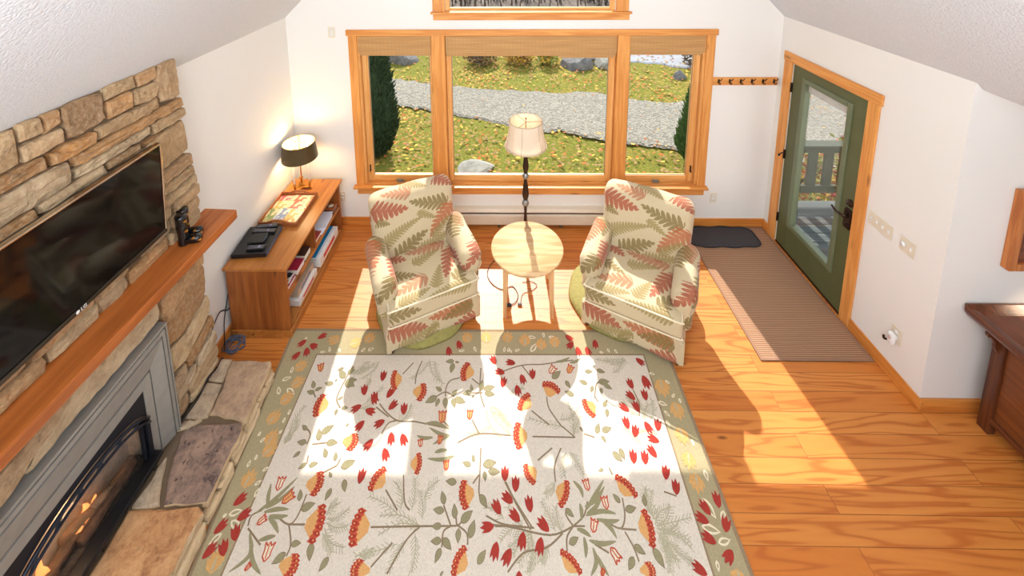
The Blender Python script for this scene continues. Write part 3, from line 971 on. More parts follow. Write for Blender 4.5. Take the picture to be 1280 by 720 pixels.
# deck outside the door and its railing
k = MB()
for i in range(16):
    y0 = 0.60 - 0.145 * (i + 1)
    k.box(0.16, 2.2, y0, y0 + 0.138, -0.135, -0.10, b=0.004)
k.box(0.16, 2.2, 0.56, 0.60, -0.35, -0.136)
struct(k.build('floor_deck', M_DECK))
rl = thing('deck_railing', 'green painted wooden railing with wide balusters seen through the door glass', 'railing', (1.2, 0.574, -0.1))
part(MB().box(-1.02, 1.0, -0.075, 0.075, 0.78, 0.815, b=0.006).box(-1.0, 1.0, -0.02, 0.02, 0.69, 0.78, b=0.004), 'top_rail', M_DECKGREEN, rl)
part(MB().box(-1.0, 1.0, -0.02, 0.02, 0.135, 0.235, b=0.004), 'bottom_rail', M_DECKGREEN, rl)
for i in range(10):
    x = -0.92 + i * 0.198
    part(MB().box(x, x + 0.115, -0.016, 0.016, 0.235, 0.69, b=0.003), 'baluster', M_DECKGREEN, rl)
for x in (-1.04, 0.98):
    part(MB().box(x, x + 0.09, -0.045, 0.045, 0.0, 0.78, b=0.004), 'post', M_DECKGREEN, rl)

# plants and rocks
def leaf_quad(k, p, d, size, w, rnd, m=0):
    d = Vector(d).normalized()
    a = d.cross(Vector((rnd.uniform(-1, 1), rnd.uniform(-1, 1), rnd.uniform(-1, 1))))
    if a.length < 1e-4:
        return
    a.normalize()
    p = Vector(p)
    n = d.cross(a) * size * 0.12
    k.add([p, p + d * size * 0.5 + a * w + n, p + d * size, p + d * size * 0.5 - a * w + n], [(0, 1, 2, 3)], m)

def cedar(name, loc, h, r, n, mat, label, seed):
    rnd = random.Random(seed)
    t = thing(name, label, 'tree', loc)
    part(MB().tube([(0, 0, 0), (0.01, 0, h * 0.5), (0, 0, h * 0.93)], [0.06, 0.045, 0.01], 8), 'trunk', M_BARK, t)
    k = MB()
    def rad(u):
        return r * min(1, 0.55 + u * 3) * (1 - u) ** 0.62
    rings = []
    for i in range(11):
        u = i / 10.2
        rings.append([(rad(u) * 0.82 * math.cos(a) * (1 + 0.1 * math.sin(3 * a + i)), rad(u) * 0.82 * math.sin(a) * (1 + 0.1 * math.sin(3 * a + i)), 0.06 + u * h * 0.98) for a in [2 * PI * q / 14 for q in range(14)]])
    k.loft(rings)
    for i in range(n):
        u = rnd.random() ** 1.3
        a = rnd.uniform(0, 2 * PI)
        rr = rad(u) * rnd.uniform(0.72, 1.02)
        p = (rr * math.cos(a), rr * math.sin(a), 0.04 + u * h)
        leaf_quad(k, p, (math.cos(a) * 0.55, math.sin(a) * 0.55, rnd.uniform(0.5, 1.3)), rnd.uniform(0.07, 0.15), rnd.uniform(0.008, 0.02), rnd)
    part(k, 'foliage', mat, t)
    return t
cedar('cedar_tree', (-5.42, 2.75, GZ - 0.02), 3.3, 0.52, 9000, M_CEDAR, 'dark columnar cedar outside the left casement', 1)
cedar('cedar_tree', (0.42, 2.45, GZ - 0.02), 1.75, 0.42, 5000, M_CEDAR2, 'bright green cedar outside the right casement', 2)

def rock(name, loc, s, mat, label, seed, group='rocks across the lawn'):
    rnd = random.Random(seed)
    k = bmesh.new()
    bmesh.ops.create_icosphere(k, subdivisions=3, radius=1.0)
    dirs = [(Vector((rnd.uniform(-1, 1), rnd.uniform(-1, 1), rnd.uniform(-1, 1))).normalized(), rnd.uniform(0.62, 0.95)) for _ in range(16)]
    for v in k.verts:
        p = v.co.normalized()
        d = 1.0
        for q, h in dirs:
            c = p.dot(q)
            if c > 0.05:
                d = min(d, h / c)
        v.co = Vector((p.x * d * s[0], p.y * d * s[1], max(p.z * d * s[2], -s[2] * 0.3)))
    o = MB().bm(k).build(name, mat)
    o.location = loc
    return tag(o, label, 'rock', group)
rock('boulder', (-6.1, 7.85, GZ), (0.55, 0.4, 0.42), M_ROCK, 'dark grey boulder on the grass beyond the drive, at far left', 11)
rock('boulder', (-0.9, 7.45, GZ), (0.55, 0.45, 0.42), M_ROCK, 'dark grey boulder beside the shrubs at the road edge', 12)
rock('boulder', (0.10, 7.45, GZ), (0.5, 0.4, 0.35), M_ROCKPALE, 'pale grey boulder at the road edge, right of the dark one', 13)
rock('boulder', (1.72, 6.45, GZ), (0.2, 0.18, 0.22), M_ROCK, 'small grey stone on the grass seen in the right casement', 14)
rock('flat_rock', (-3.45, 2.25, GZ), (0.36, 0.28, 0.10), M_ROCKPALE, 'flat pale rock in the leaves just below the middle pane', 15)

def shrub(loc, r, h, n, mats, label, seed, size=0.12, stems=7, group=None):
    rnd = random.Random(seed)
    t = thing('shrub', label, 'shrub', loc, 0, group)
    k = MB()
    for i in range(stems):
        a = rnd.uniform(0, 2 * PI)
        k.tube([(0, 0, 0), (r * 0.3 * math.cos(a), r * 0.3 * math.sin(a), h * 0.5), (r * 0.7 * math.cos(a), r * 0.7 * math.sin(a), h * 0.9)], [0.015, 0.01, 0.004], 5)
    part(k, 'stems', M_BARK, t)
    k = MB()
    for i in range(n):
        a, c = rnd.uniform(0, 2 * PI), rnd.random() ** 0.5
        z = rnd.random()
        q = r * c * math.sqrt(max(0.05, 1 - (z * 2 - 0.8) ** 2 * 0.6))
        p = (q * math.cos(a), q * math.sin(a), 0.03 + z * h)
        leaf_quad(k, p, (rnd.uniform(-1, 1), rnd.uniform(-1, 1), rnd.uniform(-0.2, 1)), size * rnd.uniform(0.6, 1.2), size * 0.28, rnd, rnd.randrange(len(mats)))
    part(k, 'foliage', mats, t)
    return t
SG = 'shrubs along the road edge'
shrub((-3.65, 7.7, GZ), 0.5, 0.55, 700, [M_LEAFBR, M_BARK], 'brown leafless-looking shrub at the road edge, first from the left', 21, group=SG)
shrub((-2.55, 7.7, GZ), 0.48, 0.6, 700, [M_LEAFBR, M_LEAFYL], 'brown and yellow shrub in the middle of the road edge', 22, group=SG)
shrub((-1.70, 7.6, GZ), 0.3, 0.5, 500, [M_LEAFYL, M_LEAFGN], 'yellow shrub left of the dark boulder', 23, group=SG)
shrub((-0.50, 8.2, GZ), 0.3, 0.4, 400, [M_LEAFYL], 'small yellow shrub between the two boulders', 24, group=SG)
shrub((2.7, 7.4, GZ), 0.55, 1.1, 260, [M_BARK], 'bare grey twiggy shrub at the right of the lawn', 25, 0.2, 26, group=SG)
shrub((1.25, 1.35, GZ), 0.6, 0.95, 1300, [M_LEAFRD, M_LEAFYL, M_LEAFGN], 'red and green shrub behind the deck railing, nearer the house', 26, 0.09)
shrub((2.55, 1.6, GZ), 0.55, 0.9, 1300, [M_LEAFRD, M_LEAFRD, M_LEAFGN], 'red shrub behind the deck railing, farther from the house', 27, 0.09)

k = MB()
rnd = random.Random(5)
for i in range(420):
    x, y = rnd.uniform(-11, 6), rnd.uniform(15.2, 21)
    hgt = rnd.uniform(1.4, 3.0)
    k.tube([(x, y, GZ), (x + rnd.uniform(-.2, .2), y, GZ + hgt * 0.5), (x + rnd.uniform(-.4, .4), y + rnd.uniform(-.3, .3), GZ + hgt)], [0.03, 0.02, 0.006], 5)
    for q in range(4):
        z = hgt * rnd.uniform(0.2, 0.9)
        a = rnd.uniform(0, 2 * PI)
        k.tube([(x, y, GZ + z), (x + 0.5 * math.cos(a), y + 0.5 * math.sin(a), GZ + z + 0.4)], [0.012, 0.004], 4)
tag(k.build('bare_brush', M_BARK), 'bare grey woodland brush seen through the upper window', 'brush', kind='stuff')

k = MB()
for i in range(5200):
    y = 0.6 + 8.2 * rnd.random() ** 1.4
    x = rnd.uniform(-9, 5)
    if 3.9 - 0.28 * (x + 2.8) < y < 5.6 - 0.2 * (x + 2.8) and rnd.random() < 0.9:
        continue
    a = rnd.uniform(0, 2 * PI)
    sz = rnd.uniform(0.03, 0.055)
    d = Vector((math.cos(a), math.sin(a), rnd.uniform(-0.1, 0.35))) * sz
    c = Vector((-math.sin(a), math.cos(a), rnd.uniform(-0.3, 0.3))) * sz * 0.6
    p = Vector((x, y, GZ + 0.035))
    k.add([p - d, p + c, p + d, p - c], [(0, 1, 2, 3)], rnd.choice([0, 0, 1, 2]))
tag(k.build('fallen_leaves', [M_LEAFBR, M_LEAFYL, wool('rusty_leaf', rgb(186, 104, 60))]), 'dry brown and yellow leaves scattered over the lawn', 'leaves', kind='stuff')
# ------------------------------------------------------------------ stone fireplace
SX = -5.262          # mortar face
FY0, FY1 = -2.33, -3.11
fp = thing('stone_fireplace', 'floor to ceiling stacked stone chimney breast on the left wall', 'fireplace', (XL, -1.75, 0))
def fpbuild(k, name, mats):
    for i, v in enumerate(k.v):
        k.v[i] = (v[0] - XL, v[1] + 1.75, v[2])
    return k.build(name, mats, fp)
k = MB()
top = zc(SX)
k.prism([(XL, 0), (SX, 0), (SX, top), (XL, zc(XL))], -1.752, FY0, 'y')
k.prism([(XL, 0), (SX, 0), (SX, top), (XL, zc(XL))], FY1, -4.7, 'y')
k.prism([(XL, 0.72), (SX, 0.72), (SX, top), (XL, zc(XL))], FY0, FY1, 'y')
k.box(XL, SX, FY1, FY0, 0, 0.17)
fpbuild(k, 'mortar', M_MORTAR)

rnd = random.Random(42)
def stone(k, poly, x0, depth, rough=0.012, m=0):
    """irregular stone on the x-facing wall; poly in (y,z)"""
    cy = sum(p[0] for p in poly) / len(poly)
    cz = sum(p[1] for p in poly) / len(poly)
    P = []
    n = len(poly)
    for i in range(n):
        a, c = poly[i], poly[(i + 1) % n]
        L = math.hypot(c[0] - a[0], c[1] - a[1])
        st = max(1, int(L / 0.045))
        for s in range(st):
            t = s / st
            j = 0.004 + 0.006 * rnd.random()
            y, z = a[0] + (c[0] - a[0]) * t, a[1] + (c[1] - a[1]) * t
            if s == 0:
                y += (cy - y) * 0.05
                z += (cz - z) * 0.09
            P.append((y + rnd.uniform(-j, j) * 0.8, z + rnd.uniform(-j, j) * 0.8))
    N = len(P)
    W = min(max(p[1] for p in poly) - min(p[1] for p in poly), max(p[0] for p in poly) - min(p[0] for p in poly))
    e = min(0.018, W * 0.18)
    def ring(inset, x, jit):
        out = []
        for (y, z) in P:
            d = math.hypot(y - cy, z - cz) + 1e-6
            sy = (abs(y - cy) - inset) / max(abs(y - cy), 1e-6)
            sz = (abs(z - cz) - inset) / max(abs(z - cz), 1e-6)
            out.append((x + rnd.uniform(-jit, jit), cy + (y - cy) * max(sy, 0.25), cz + (z - cz) * max(sz, 0.25)))
        return out
    tilt = rnd.uniform(-0.006, 0.006)
    r0, r1, r2, r3 = ring(0, x0 - 0.02, 0), ring(0, x0 + depth * 0.6, rough * 0.4), ring(e * 0.55, x0 + depth, rough * 0.4), ring(e * 2.2, x0 + depth + tilt, rough * 0.5)
    o = r0 + r1 + r2 + r3 + [(x0 + depth + rnd.uniform(0, rough), cy, cz)]
    fs = []
    for q in range(3):
        for i in range(N):
            j = (i + 1) % N
            fs.append((q * N + i, q * N + j, (q + 1) * N + j, (q + 1) * N + i))
    for i in range(N):
        fs.append((3 * N + i, 3 * N + (i + 1) % N, 4 * N))
    k.add(o, fs, m, False)

def rect(y0, y1, z0, z1, sk=0.0):
    return [(y0, z0 + rnd.uniform(-sk, sk)), (y1, z0 + rnd.uniform(-sk, sk)), (y1, z1 + rnd.uniform(-sk, sk)), (y0, z1 + rnd.uniform(-sk, sk))]

k = MB()
G = 0.010
def rows(y0, y1, z0, z1, hmin, hmax, wmin, wmax, skip=None):
    """ledge courses from z0 up to z1, between y0 (left) and y1 (right)"""
    z = z0
    while z < z1 - 0.02:
        h = min(rnd.uniform(hmin, hmax), z1 - z)
        if z1 - z - h < hmin * 0.7:
            h = z1 - z
        y = y1
        while y > y0:
            w = rnd.uniform(wmin, wmax) * (1.25 if h < 0.08 else 1)
            if y - w < y0 + 0.06:
                w = y - y0
            ya, yb = y - w, y
            if not (skip and skip(ya, yb, z, z + h)):
                if h > 0.13 and rnd.random() < 0.45:
                    hh = h * rnd.uniform(0.4, 0.6)
                    stone(k, rect(ya + G / 2, yb - G / 2, z + G / 2, z + hh - G / 2, 0.006), SX, rnd.uniform(0.02, 0.062))
                    sp = ya + w * rnd.uniform(0.35, 0.65)
                    stone(k, rect(ya + G / 2, sp - G / 2, z + hh + G / 2, z + h - G / 2, 0.006), SX, rnd.uniform(0.02, 0.062))
                    stone(k, rect(sp + G / 2, yb - G / 2, z + hh + G / 2, z + h - G / 2, 0.006), SX, rnd.uniform(0.02, 0.062))
                else:
                    stone(k, rect(ya + G / 2, yb - G / 2, z + G / 2, z + h - G / 2, 0.008), SX, rnd.uniform(0.02, 0.062))
            y -= w
        z += h
# corner stones above the mantel, as in the photograph
E = -1.735
stone(k, [(-1.895, 2.37), (E, 2.355), (E - 0.005, 2.632), (-1.885, 2.632), (-1.92, 2.585)], SX, 0.03)
stone(k, rect(-2.50, E + 0.012, 2.285, 2.345), SX, 0.04)
stone(k, rect(-2.0, E + 0.016, 2.205, 2.275), SX, 0.045)
stone(k, [(-2.08, 2.16), (-1.90, 2.19), (-2.08, 2.195)], SX, 0.03)
stone(k, [(-2.08, 1.93), (E + 0.012, 1.945), (E, 2.192), (-1.86, 2.192), (-2.08, 2.145)], SX, 0.022)
stone(k, rect(-2.15, E + 0.02, 1.84, 1.925), SX, 0.045)
stone(k, rect(-2.10, E + 0.024, 1.765, 1.832), SX, 0.045)
stone(k, rect(-2.02, E + 0.03, 1.69, 1.757), SX, 0.05)
stone(k, rect(-1.93, E + 0.03, 1.60, 1.68), SX, 0.055)
stone(k, rect(-2.12, -1.945, 1.60, 1.685), SX, 0.04)
stone(k, rect(-1.96, E + 0.02, 1.50, 1.592), SX, 0.05)
stone(k, rect(-2.2, -1.97, 1.50, 1.592), SX, 0.035)
stone(k, rect(-1.99, E + 0.02, 1.40, 1.492), SX, 0.045)
stone(k, rect(-2.3, -2.0, 1.40, 1.492), SX, 0.035)
# blocks beside the top corner
stone(k, rect(-2.06, -1.905, 2.545, 2.63), SX, 0.03)
stone(k, [(-2.10, 2.44), (-1.93, 2.43), (-1.905, 2.535), (-2.09, 2.535)], SX, 0.04)
stone(k, rect(-2.35, -1.93, 2.353, 2.428), SX, 0.04)
stone(k, rect(-2.27, -2.07, 2.555, 2.63), SX, 0.03)
stone(k, rect(-2.27, -2.108, 2.44, 2.548), SX, 0.04)
rows(-4.6, -2.28, 2.44, 2.632, 0.07, 0.17, 0.15, 0.32)
rows(-4.6, -2.36, 2.353, 2.434, 0.06, 0.08, 0.2, 0.4)
stone(k, rect(-2.95, -2.51, 2.22, 2.345), SX, 0.045)
rows(-4.6, -2.96, 2.20, 2.345, 0.06, 0.14, 0.12, 0.3)
stone(k, rect(-2.50, -2.01, 2.222, 2.278), SX, 0.04)
rows(-2.95, -2.09, 2.15, 2.215, 0.05, 0.07, 0.14, 0.3)
rows(-4.6, -2.30, 1.40, 1.60, 0.07, 0.12, 0.18, 0.4)
rows(-4.6, -2.16, 1.60, 2.14, 0.1, 0.2, 0.2, 0.4)
rows(-4.6, -2.96, 2.14, 2.19, 0.04, 0.06, 0.2, 0.4)
# below the mantel: larger, flatter, slanting pieces
def sk(y0, y1, z0, z1, s):
    return [(y0, z0 - s), (y1, z0 + s), (y1, z1 + s), (y0, z1 - s)]
lowers = [
    (sk(-2.0, E + 0.01, 1.23, 1.335, 0.01), 0.035), (sk(-1.90, E + 0.014, 1.15, 1.222, 0.008), 0.045), (sk(-2.12, -1.91, 1.13, 1.22, 0.0), 0.03),
    ([(-2.12, 0.94), (-1.82, 1.02), (E + 0.01, 1.07), (E + 0.012, 1.14), (-2.12, 1.12)], 0.04),
    ([(-2.11, 0.74), (-1.95, 0.70), (E + 0.01, 0.80), (E + 0.016, 1.055), (-1.84, 1.005), (-2.11, 0.925)], 0.022),
    ([(-2.10, 0.53), (-2.02, 0.50), (E + 0.02, 0.62), (E + 0.02, 0.785), (-1.95, 0.685), (-2.10, 0.72)], 0.03),
    (sk(-1.98, E + 0.022, 0.47, 0.555, 0.035), 0.045), (sk(-2.12, -1.99, 0.40, 0.49, 0.0), 0.035),
    (sk(-1.90, E + 0.025, 0.35, 0.445, 0.012), 0.05), (sk(-2.12, -1.91, 0.29, 0.39, 0.0), 0.035),
    (sk(-2.0, E + 0.025, 0.235, 0.34, 0.01), 0.045), (sk(-2.13, -2.01, 0.18, 0.28, 0.0), 0.03), (sk(-2.0, E + 0.02, 0.165, 0.225, 0.0), 0.04)]
for p, d in lowers:
    stone(k, p, SX, d)
stone(k, [(-2.95, 1.00), (-2.135, 1.0), (-2.135, 1.335), (-2.42, 1.335)], SX, 0.03)
stone(k, [(-3.05, 1.16), (-2.62, 1.2), (-2.44, 1.335), (-3.05, 1.335)], SX, 0.035)
stone(k, [(-3.3, 1.00), (-2.97, 1.00), (-2.66, 1.185), (-3.3, 1.14)], SX, 0.04)
rows(-4.6, -3.07, 1.0, 1.335, 0.07, 0.16, 0.15, 0.35)
rows(-4.6, -3.31, 0.17, 1.0, 0.08, 0.2, 0.2, 0.4)
# side return of the chimney breast
fpbuild(k, 'stone_facing', M_STONE)

# hearth
he = thing('stone_hearth', 'low raised hearth of big flat stone slabs in front of the fireplace insert', 'hearth', (-5.0, -2.6, 0))
def hbuild(k, name, mats):
    k.v = [(v[0] + 5.0, v[1] + 2.6, v[2]) for v in k.v]
    return k.build(name, mats, he)
def slab(name, poly, mat, z0=0.092, z1=0.17, label=None):
    k = MB()
    N0 = len(poly)
    P = []
    for i in range(N0):
        a, c = poly[i], poly[(i + 1) % N0]
        L = math.hypot(c[0] - a[0], c[1] - a[1])
        st = max(1, int(L / 0.05))
        for s in range(st):
            t = s / st
            P.append((a[0] + (c[0] - a[0]) * t + rnd.uniform(-.006, .006), a[1] + (c[1] - a[1]) * t + rnd.uniform(-.006, .006)))
    cx, cy = sum(p[0] for p in P) / len(P), sum(p[1] for p in P) / len(P)
    def ring(ins, z, j):
        out = []
        for x, y in P:
            d = math.hypot(x - cx, y - cy)
            f = (d - ins) / d
            out.append((cx + (x - cx) * f + rnd.uniform(-j, j), cy + (y - cy) * f + rnd.uniform(-j, j), z + rnd.uniform(-j, j) * 0.6))
        return out
    rings = [ring(0.014, z0, 0.0), ring(0.0, z0 + 0.03, 0.006), ring(0.0, z1 - 0.010, 0.004), ring(0.010, z1 - 0.002, 0.003), ring(0.05, z1, 0.002)]
    rings = [r[::-1] for r in rings] if sum((P[i][0] * P[(i + 1) % len(P)][1] - P[(i + 1) % len(P)][0] * P[i][1]) for i in range(len(P))) < 0 else rings
    k.loft(rings, smooth=False)
    n = len(P)
    for q in range(3 * n):
        k.m[q] = 1 if q < 2 * n else 0
    o = hbuild(k, name, [mat, M_SPLIT])
    if label:
        o['label'] = label
    return o
k = MB()
k.prism([(-5.235, -3.62), (-4.80, -3.62), (-4.80, -2.5), (-4.85, -1.735), (-5.235, -1.735)], 0, 0.148, 'z')
hbuild(k, 'hearth_core', M_MORTAR)
slab('hearth_slab', [(-5.125, -1.709), (-4.835, -1.706), (-4.815, -1.725), (-4.795, -2.085), (-4.825, -2.097), (-5.049, -2.068), (-5.087, -1.858)], M_SLAB_TAN, label='tan slab at the far end of the hearth')
slab('hearth_slab', [(-5.225, -1.692), (-5.137, -1.70), (-5.11, -1.855), (-5.222, -1.841)], M_SLAB_GREY)
slab('hearth_slab', [(-5.212, -1.863), (-5.105, -1.872), (-5.065, -2.085), (-5.215, -2.09)], M_SLAB_GREY)
slab('hearth_slab', [(-5.212, -2.110), (-5.088, -2.095), (-5.141, -2.141), (-5.212, -2.16)], M_SLAB_GREY)
slab('hearth_slab', [(-5.17, -2.180), (-5.132, -2.135), (-4.806, -2.116), (-4.786, -2.14), (-4.772, -2.512), (-5.006, -2.528), (-5.088, -2.41)], M_SLAB_DARK, label='dark charcoal-brown hearth slab')
slab('hearth_slab', [(-5.175, -2.30), (-5.105, -2.43), (-5.035, -2.532), (-5.19, -2.54)], M_SLAB_GREY)
slab('hearth_slab', [(-5.19, -2.555), (-5.021, -2.548), (-4.80, -2.528), (-4.768, -2.55), (-4.768, -3.02), (-5.19, -3.03)], M_SLAB_RUST, label='rust-brown hearth slab nearest the viewer')
slab('hearth_slab', [(-5.19, -3.05), (-4.768, -3.04), (-4.768, -3.6), (-5.19, -3.61)], M_SLAB_TAN)
# front course of the hearth
k = MB()
def xf(y):
    return -4.82 + 0.055 * min(1, (-1.7 - y) / 0.75) + 0.014
def xstone(k, y0, y1, z0, z1, x0, d):
    x0 = xf((y0 + y1) / 2) - d - 0.002 + rnd.uniform(-0.006, 0.004)
    kk = MB()
    stone(kk, rect(y0, y1, z0, z1, 0.006), x0, d, 0.01)
    k.add(kk.v, kk.f, 0, False)
y = -1.712
while y > -3.55:
    w = rnd.uniform(0.2, 0.45)
    if rnd.random() < 0.5:
        xstone(k, y - w + 0.006, y - 0.006, 0.012, 0.055, -4.86, rnd.uniform(0.024, 0.034))
        xstone(k, y - w * 0.5, y - 0.006, 0.058, 0.092, -4.86, rnd.uniform(0.03, 0.045))
        xstone(k, y - w + 0.006, y - w * 0.5 - 0.01, 0.058, 0.092, -4.86, rnd.uniform(0.03, 0.045))
    else:
        xstone(k, y - w + 0.006, y - 0.006, 0.012, 0.09, -4.86, rnd.uniform(0.024, 0.034))
    y -= w
# far end of the hearth faces +y
for x0, x1, z0, z1 in ((-5.22, -5.02, 0.012, 0.085), (-5.01, -4.815, 0.012, 0.05), (-5.01, -4.82, 0.053, 0.088)):
    k.box(x0, x1, -1.73, -1.70, z0, z1, b=0.008)
hbuild(k, 'hearth_front', M_SPLIT)

# ------------------------------------------------------------------ gas insert
ins = thing('fireplace_insert', 'silver and black gas fireplace insert with burning logs in the stone surround', 'fireplace insert', (-5.24, -2.72, 0.17))
def ib(k, name, mats, parent=None):
    k.v = [(v[0] + 5.24, v[1] + 2.72, v[2] - 0.17) for v in k.v]
    return k.build(name, mats, parent or ins)
Y1, Y0, Z0, Z1 = -2.14, -3.30, 0.172, 0.985
wt, ws = 0.285, 0.19
prof = [(0, -5.262), (0, -5.198), (0.06, -5.198), (0.065, -5.207), (0.10, -5.207), (0.105, -5.198), (0.21, -5.199), (0.215, -5.208), (0.25, -5.208), (0.255, -5.199),
        (0.69, -5.222), (0.695, -5.231), (0.735, -5.231), (0.74, -5.222), (1.0, -5.228), (1.0, -5.262)]
groove = {3, 7, 11}
k = MB()
for i in range(len(prof) - 1):
    (t0, x0), (t1, x1) = prof[i], prof[i + 1]
    def corner(t, x):
        return [(x, Y1 - ws * t, Z0), (x, Y1 - ws * t, Z1 - wt * t), (x, Y0 + ws * t, Z1 - wt * t), (x, Y0 + ws * t, Z0)]
    a, c = corner(t0, x0), corner(t1, x1)
    k.add(a + c, [(0, 1, 5, 4), (1, 2, 6, 5), (2, 3, 7, 6)], 1 if i in groove else 0)
o = ib(k, 'surround', [M_SILVER, M_IRONBLK])
recalc(o)
# arched iron face
IY1, IY0, IZ1 = -2.33, -3.11, 0.70
k = MB()
def arch(y, zside, ztop):
    u = (y - (IY0 + IY1) / 2) / ((IY1 - IY0) / 2)
    return zside + (ztop - zside) * math.sqrt(max(0, 1 - (u * 0.97) ** 2)) 
NS = 28
ys = [IY1 + (IY0 - IY1) * i / NS for i in range(NS + 1)]
for i in range(NS):
    a, c = ys[i], ys[i + 1]
    za, zcc = arch(a, 0.47, 0.655), arch(c, 0.47, 0.655)
    k.add([(-5.232, a, za), (-5.232, c, zcc), (-5.232, c, IZ1), (-5.232, a, IZ1), (-5.25, a, za), (-5.25, c, zcc)], [(0, 1, 2, 3), (4, 5, 1, 0)], 0)
ib(k, 'arch_panel', M_IRON)
k = MB()
k.tube([(-5.222, y, arch(y, 0.455, 0.64)) for y in ys], 0.011, 8)
k.tube([(-5.216, y, arch(y, 0.43, 0.60)) for y in ys], 0.008, 8)
for i in range(2, NS - 2, 4):
    k.tube([(-5.219, ys[i], arch(ys[i], 0.455, 0.64)), (-5.217, ys[i + 2], arch(ys[i + 2], 0.43, 0.60))], 0.006, 6)
    k.tube([(-5.219, ys[i + 2], arch(ys[i + 2], 0.455, 0.64)), (-5.217, ys[i], arch(ys[i], 0.43, 0.60))], 0.004, 6)
for yy in (IY1 - 0.014, IY0 + 0.014):
    k.box(-5.25, -5.215, yy - 0.014, yy + 0.014, 0.22, 0.50, b=0.003)
for yy in (IY1 - 0.042, IY0 + 0.042):
    k.box(-5.25, -5.228, yy - 0.008, yy + 0.008, 0.22, 0.52, b=0.003)
ib(k, 'door_frame', M_IRON)
k = MB()
k.box(-5.25, -5.165, IY0, IY1 + 0.01, 0.225, 0.252, b=0.010, seg=3)
k.box(-5.25, -5.195, IY0, IY1, 0.178, 0.225, b=0.004)
for yy in (IY1 - 0.05, (IY0 + IY1) / 2, IY0 + 0.05):
    k.box(-5.20, -5.175, yy - 0.012, yy + 0.012, 0.19, 0.228, b=0.003)
ib(k, 'ledge', M_IRONBLK)
k = MB()
k.box(-5.378, -5.372, IY0 + 0.005, IY1 - 0.005, 0.175, 0.715)
k.box(-5.372, -5.252, IY1 - 0.012, IY1 - 0.004, 0.175, 0.715).box(-5.372, -5.252, IY0 + 0.004, IY0 + 0.012, 0.175, 0.715)
k.box(-5.372, -5.252, IY0 + 0.012, IY1 - 0.012, 0.705, 0.715)
ib(k, 'firebox', plain('firebox_lining', rgb(150, 144, 136), 0.9, var=0.3, vscale=14))
ib(MB().box(-5.372, -5.252, IY0 + 0.012, IY1 - 0.012, 0.175, 0.236), 'ember_bed', M_EMBER)
for (ya, yb, xa, xb, za, zb, r) in ((-2.40, -2.74, -5.30, -5.285, 0.275, 0.265, 0.033), (-2.66, -3.02, -5.345, -5.31, 0.27, 0.27, 0.034), (-2.56, -2.78, -5.285, -5.335, 0.318, 0.345, 0.026), (-2.86, -3.05, -5.28, -5.33, 0.30, 0.34, 0.025)):
    pts = [(xa + (xb - xa) * i / 6, ya + (yb - ya) * i / 6, za + (zb - za) * i / 6 + 0.004 * math.sin(i * 2.1)) for i in range(7)]
    ib(MB().tube(pts, [r * (1 + 0.12 * math.sin(i * 1.7)) for i in range(7)], 10), 'log', M_LOG)
for (y, h, s) in ((-2.60, 0.10, 1), (-2.655, 0.14, -1), (-2.71, 0.09, 1), (-2.88, 0.16, 1), (-2.93, 0.12, -1), (-2.985, 0.10, 1)):
    pts = [(-5.325, y, 0.25), (-5.325, y + 0.008 * s, 0.25 + h * 0.35), (-5.325, y - 0.006 * s, 0.25 + h * 0.7), (-5.325, y + 0.006 * s, 0.25 + h)]
    q = smooth_path(pts, 4)
    ib(MB().tube(q, [0.02 * math.sin(PI * (0.25 + 0.75 * i / (len(q) - 1))) + 0.001 for i in range(len(q))], 8), 'flame', M_FLAME)
ib(MB().box(-5.2485, -5.2455, IY0 + 0.02, IY1 - 0.02, 0.25, 0.66), 'glass', M_FIREGLASS)

# ------------------------------------------------------------------ mantel shelf
k = MB()
k.prism([(-5.245, -3.95), (-5.085, -3.95), (-5.012, -1.632), (-5.262, -1.620)], 1.342, 1.410, 'z', b=0.005)
o = k.build('mantel_shelf', M_MANTEL)
tag(o, 'long reddish timber mantel shelf across the stone fireplace under the television', 'mantel shelf')

# ------------------------------------------------------------------ television
tv = thing('television', 'large flat black television with shiny bezel on the stone chimney breast', 'television', (-5.142, -2.645, 1.903))
tv.rotation_euler = (0, 0.065, 0)
hw, hh = 0.555, 0.302
k = MB()
k.box(-0.045, 0.0, -hw + 0.01, hw - 0.01, -hh + 0.01, hh - 0.01, b=0.006)
k.box(-0.07, -0.045, -hw * 0.5, hw * 0.5, -hh * 0.6, hh * 0.5, b=0.01)
part(k, 'housing', M_BLACK, tv)
k = MB()
bz = 0.011
k.box(-0.02, 0.012, -hw, hw, hh - bz, hh, b=0.003).box(-0.02, 0.012, -hw, -hw + bz, -hh, hh, b=0.003).box(-0.02, 0.012, hw - bz, hw, -hh, hh, b=0.003)
part(k, 'bezel', M_CHROME, tv, 'mirror-bright bezel')
part(MB().box(-0.02, 0.013, -hw, hw, -hh, -hh + 0.024, b=0.003), 'lower_bezel', plain('smoked_bezel', rgb(72, 62, 50), 0.2, 0.6), tv)
part(MB().box(0.0, 0.006, -hw + bz, hw - bz, -hh + 0.022, hh - bz), 'screen', M_SCREEN, tv)
part(MB().box(-0.085, -0.072, -0.12, 0.12, -0.12, 0.12), 'wall_bracket', M_BLACK, tv)
cu = bpy.data.curves.new('logo', 'FONT')
cu.body = 'LG'
cu.size = 0.026
cu.extrude = 0.0006
cu.align_x = 'LEFT'
cu.align_y = 'CENTER'
cu.materials.append(M_WHITE2)
lo = bpy.data.objects.new('logo', cu)
COL.objects.link(lo)
lo.parent = tv
lo.location = (0.0142, -0.008, -hh + 0.0125)
lo.rotation_euler = (PI / 2, 0, PI / 2)
bpy.context.view_layer.update()
me = bpy.data.meshes.new_from_object(lo)
l2 = bpy.data.objects.new('logo', me)
COL.objects.link(l2)
l2.parent = tv
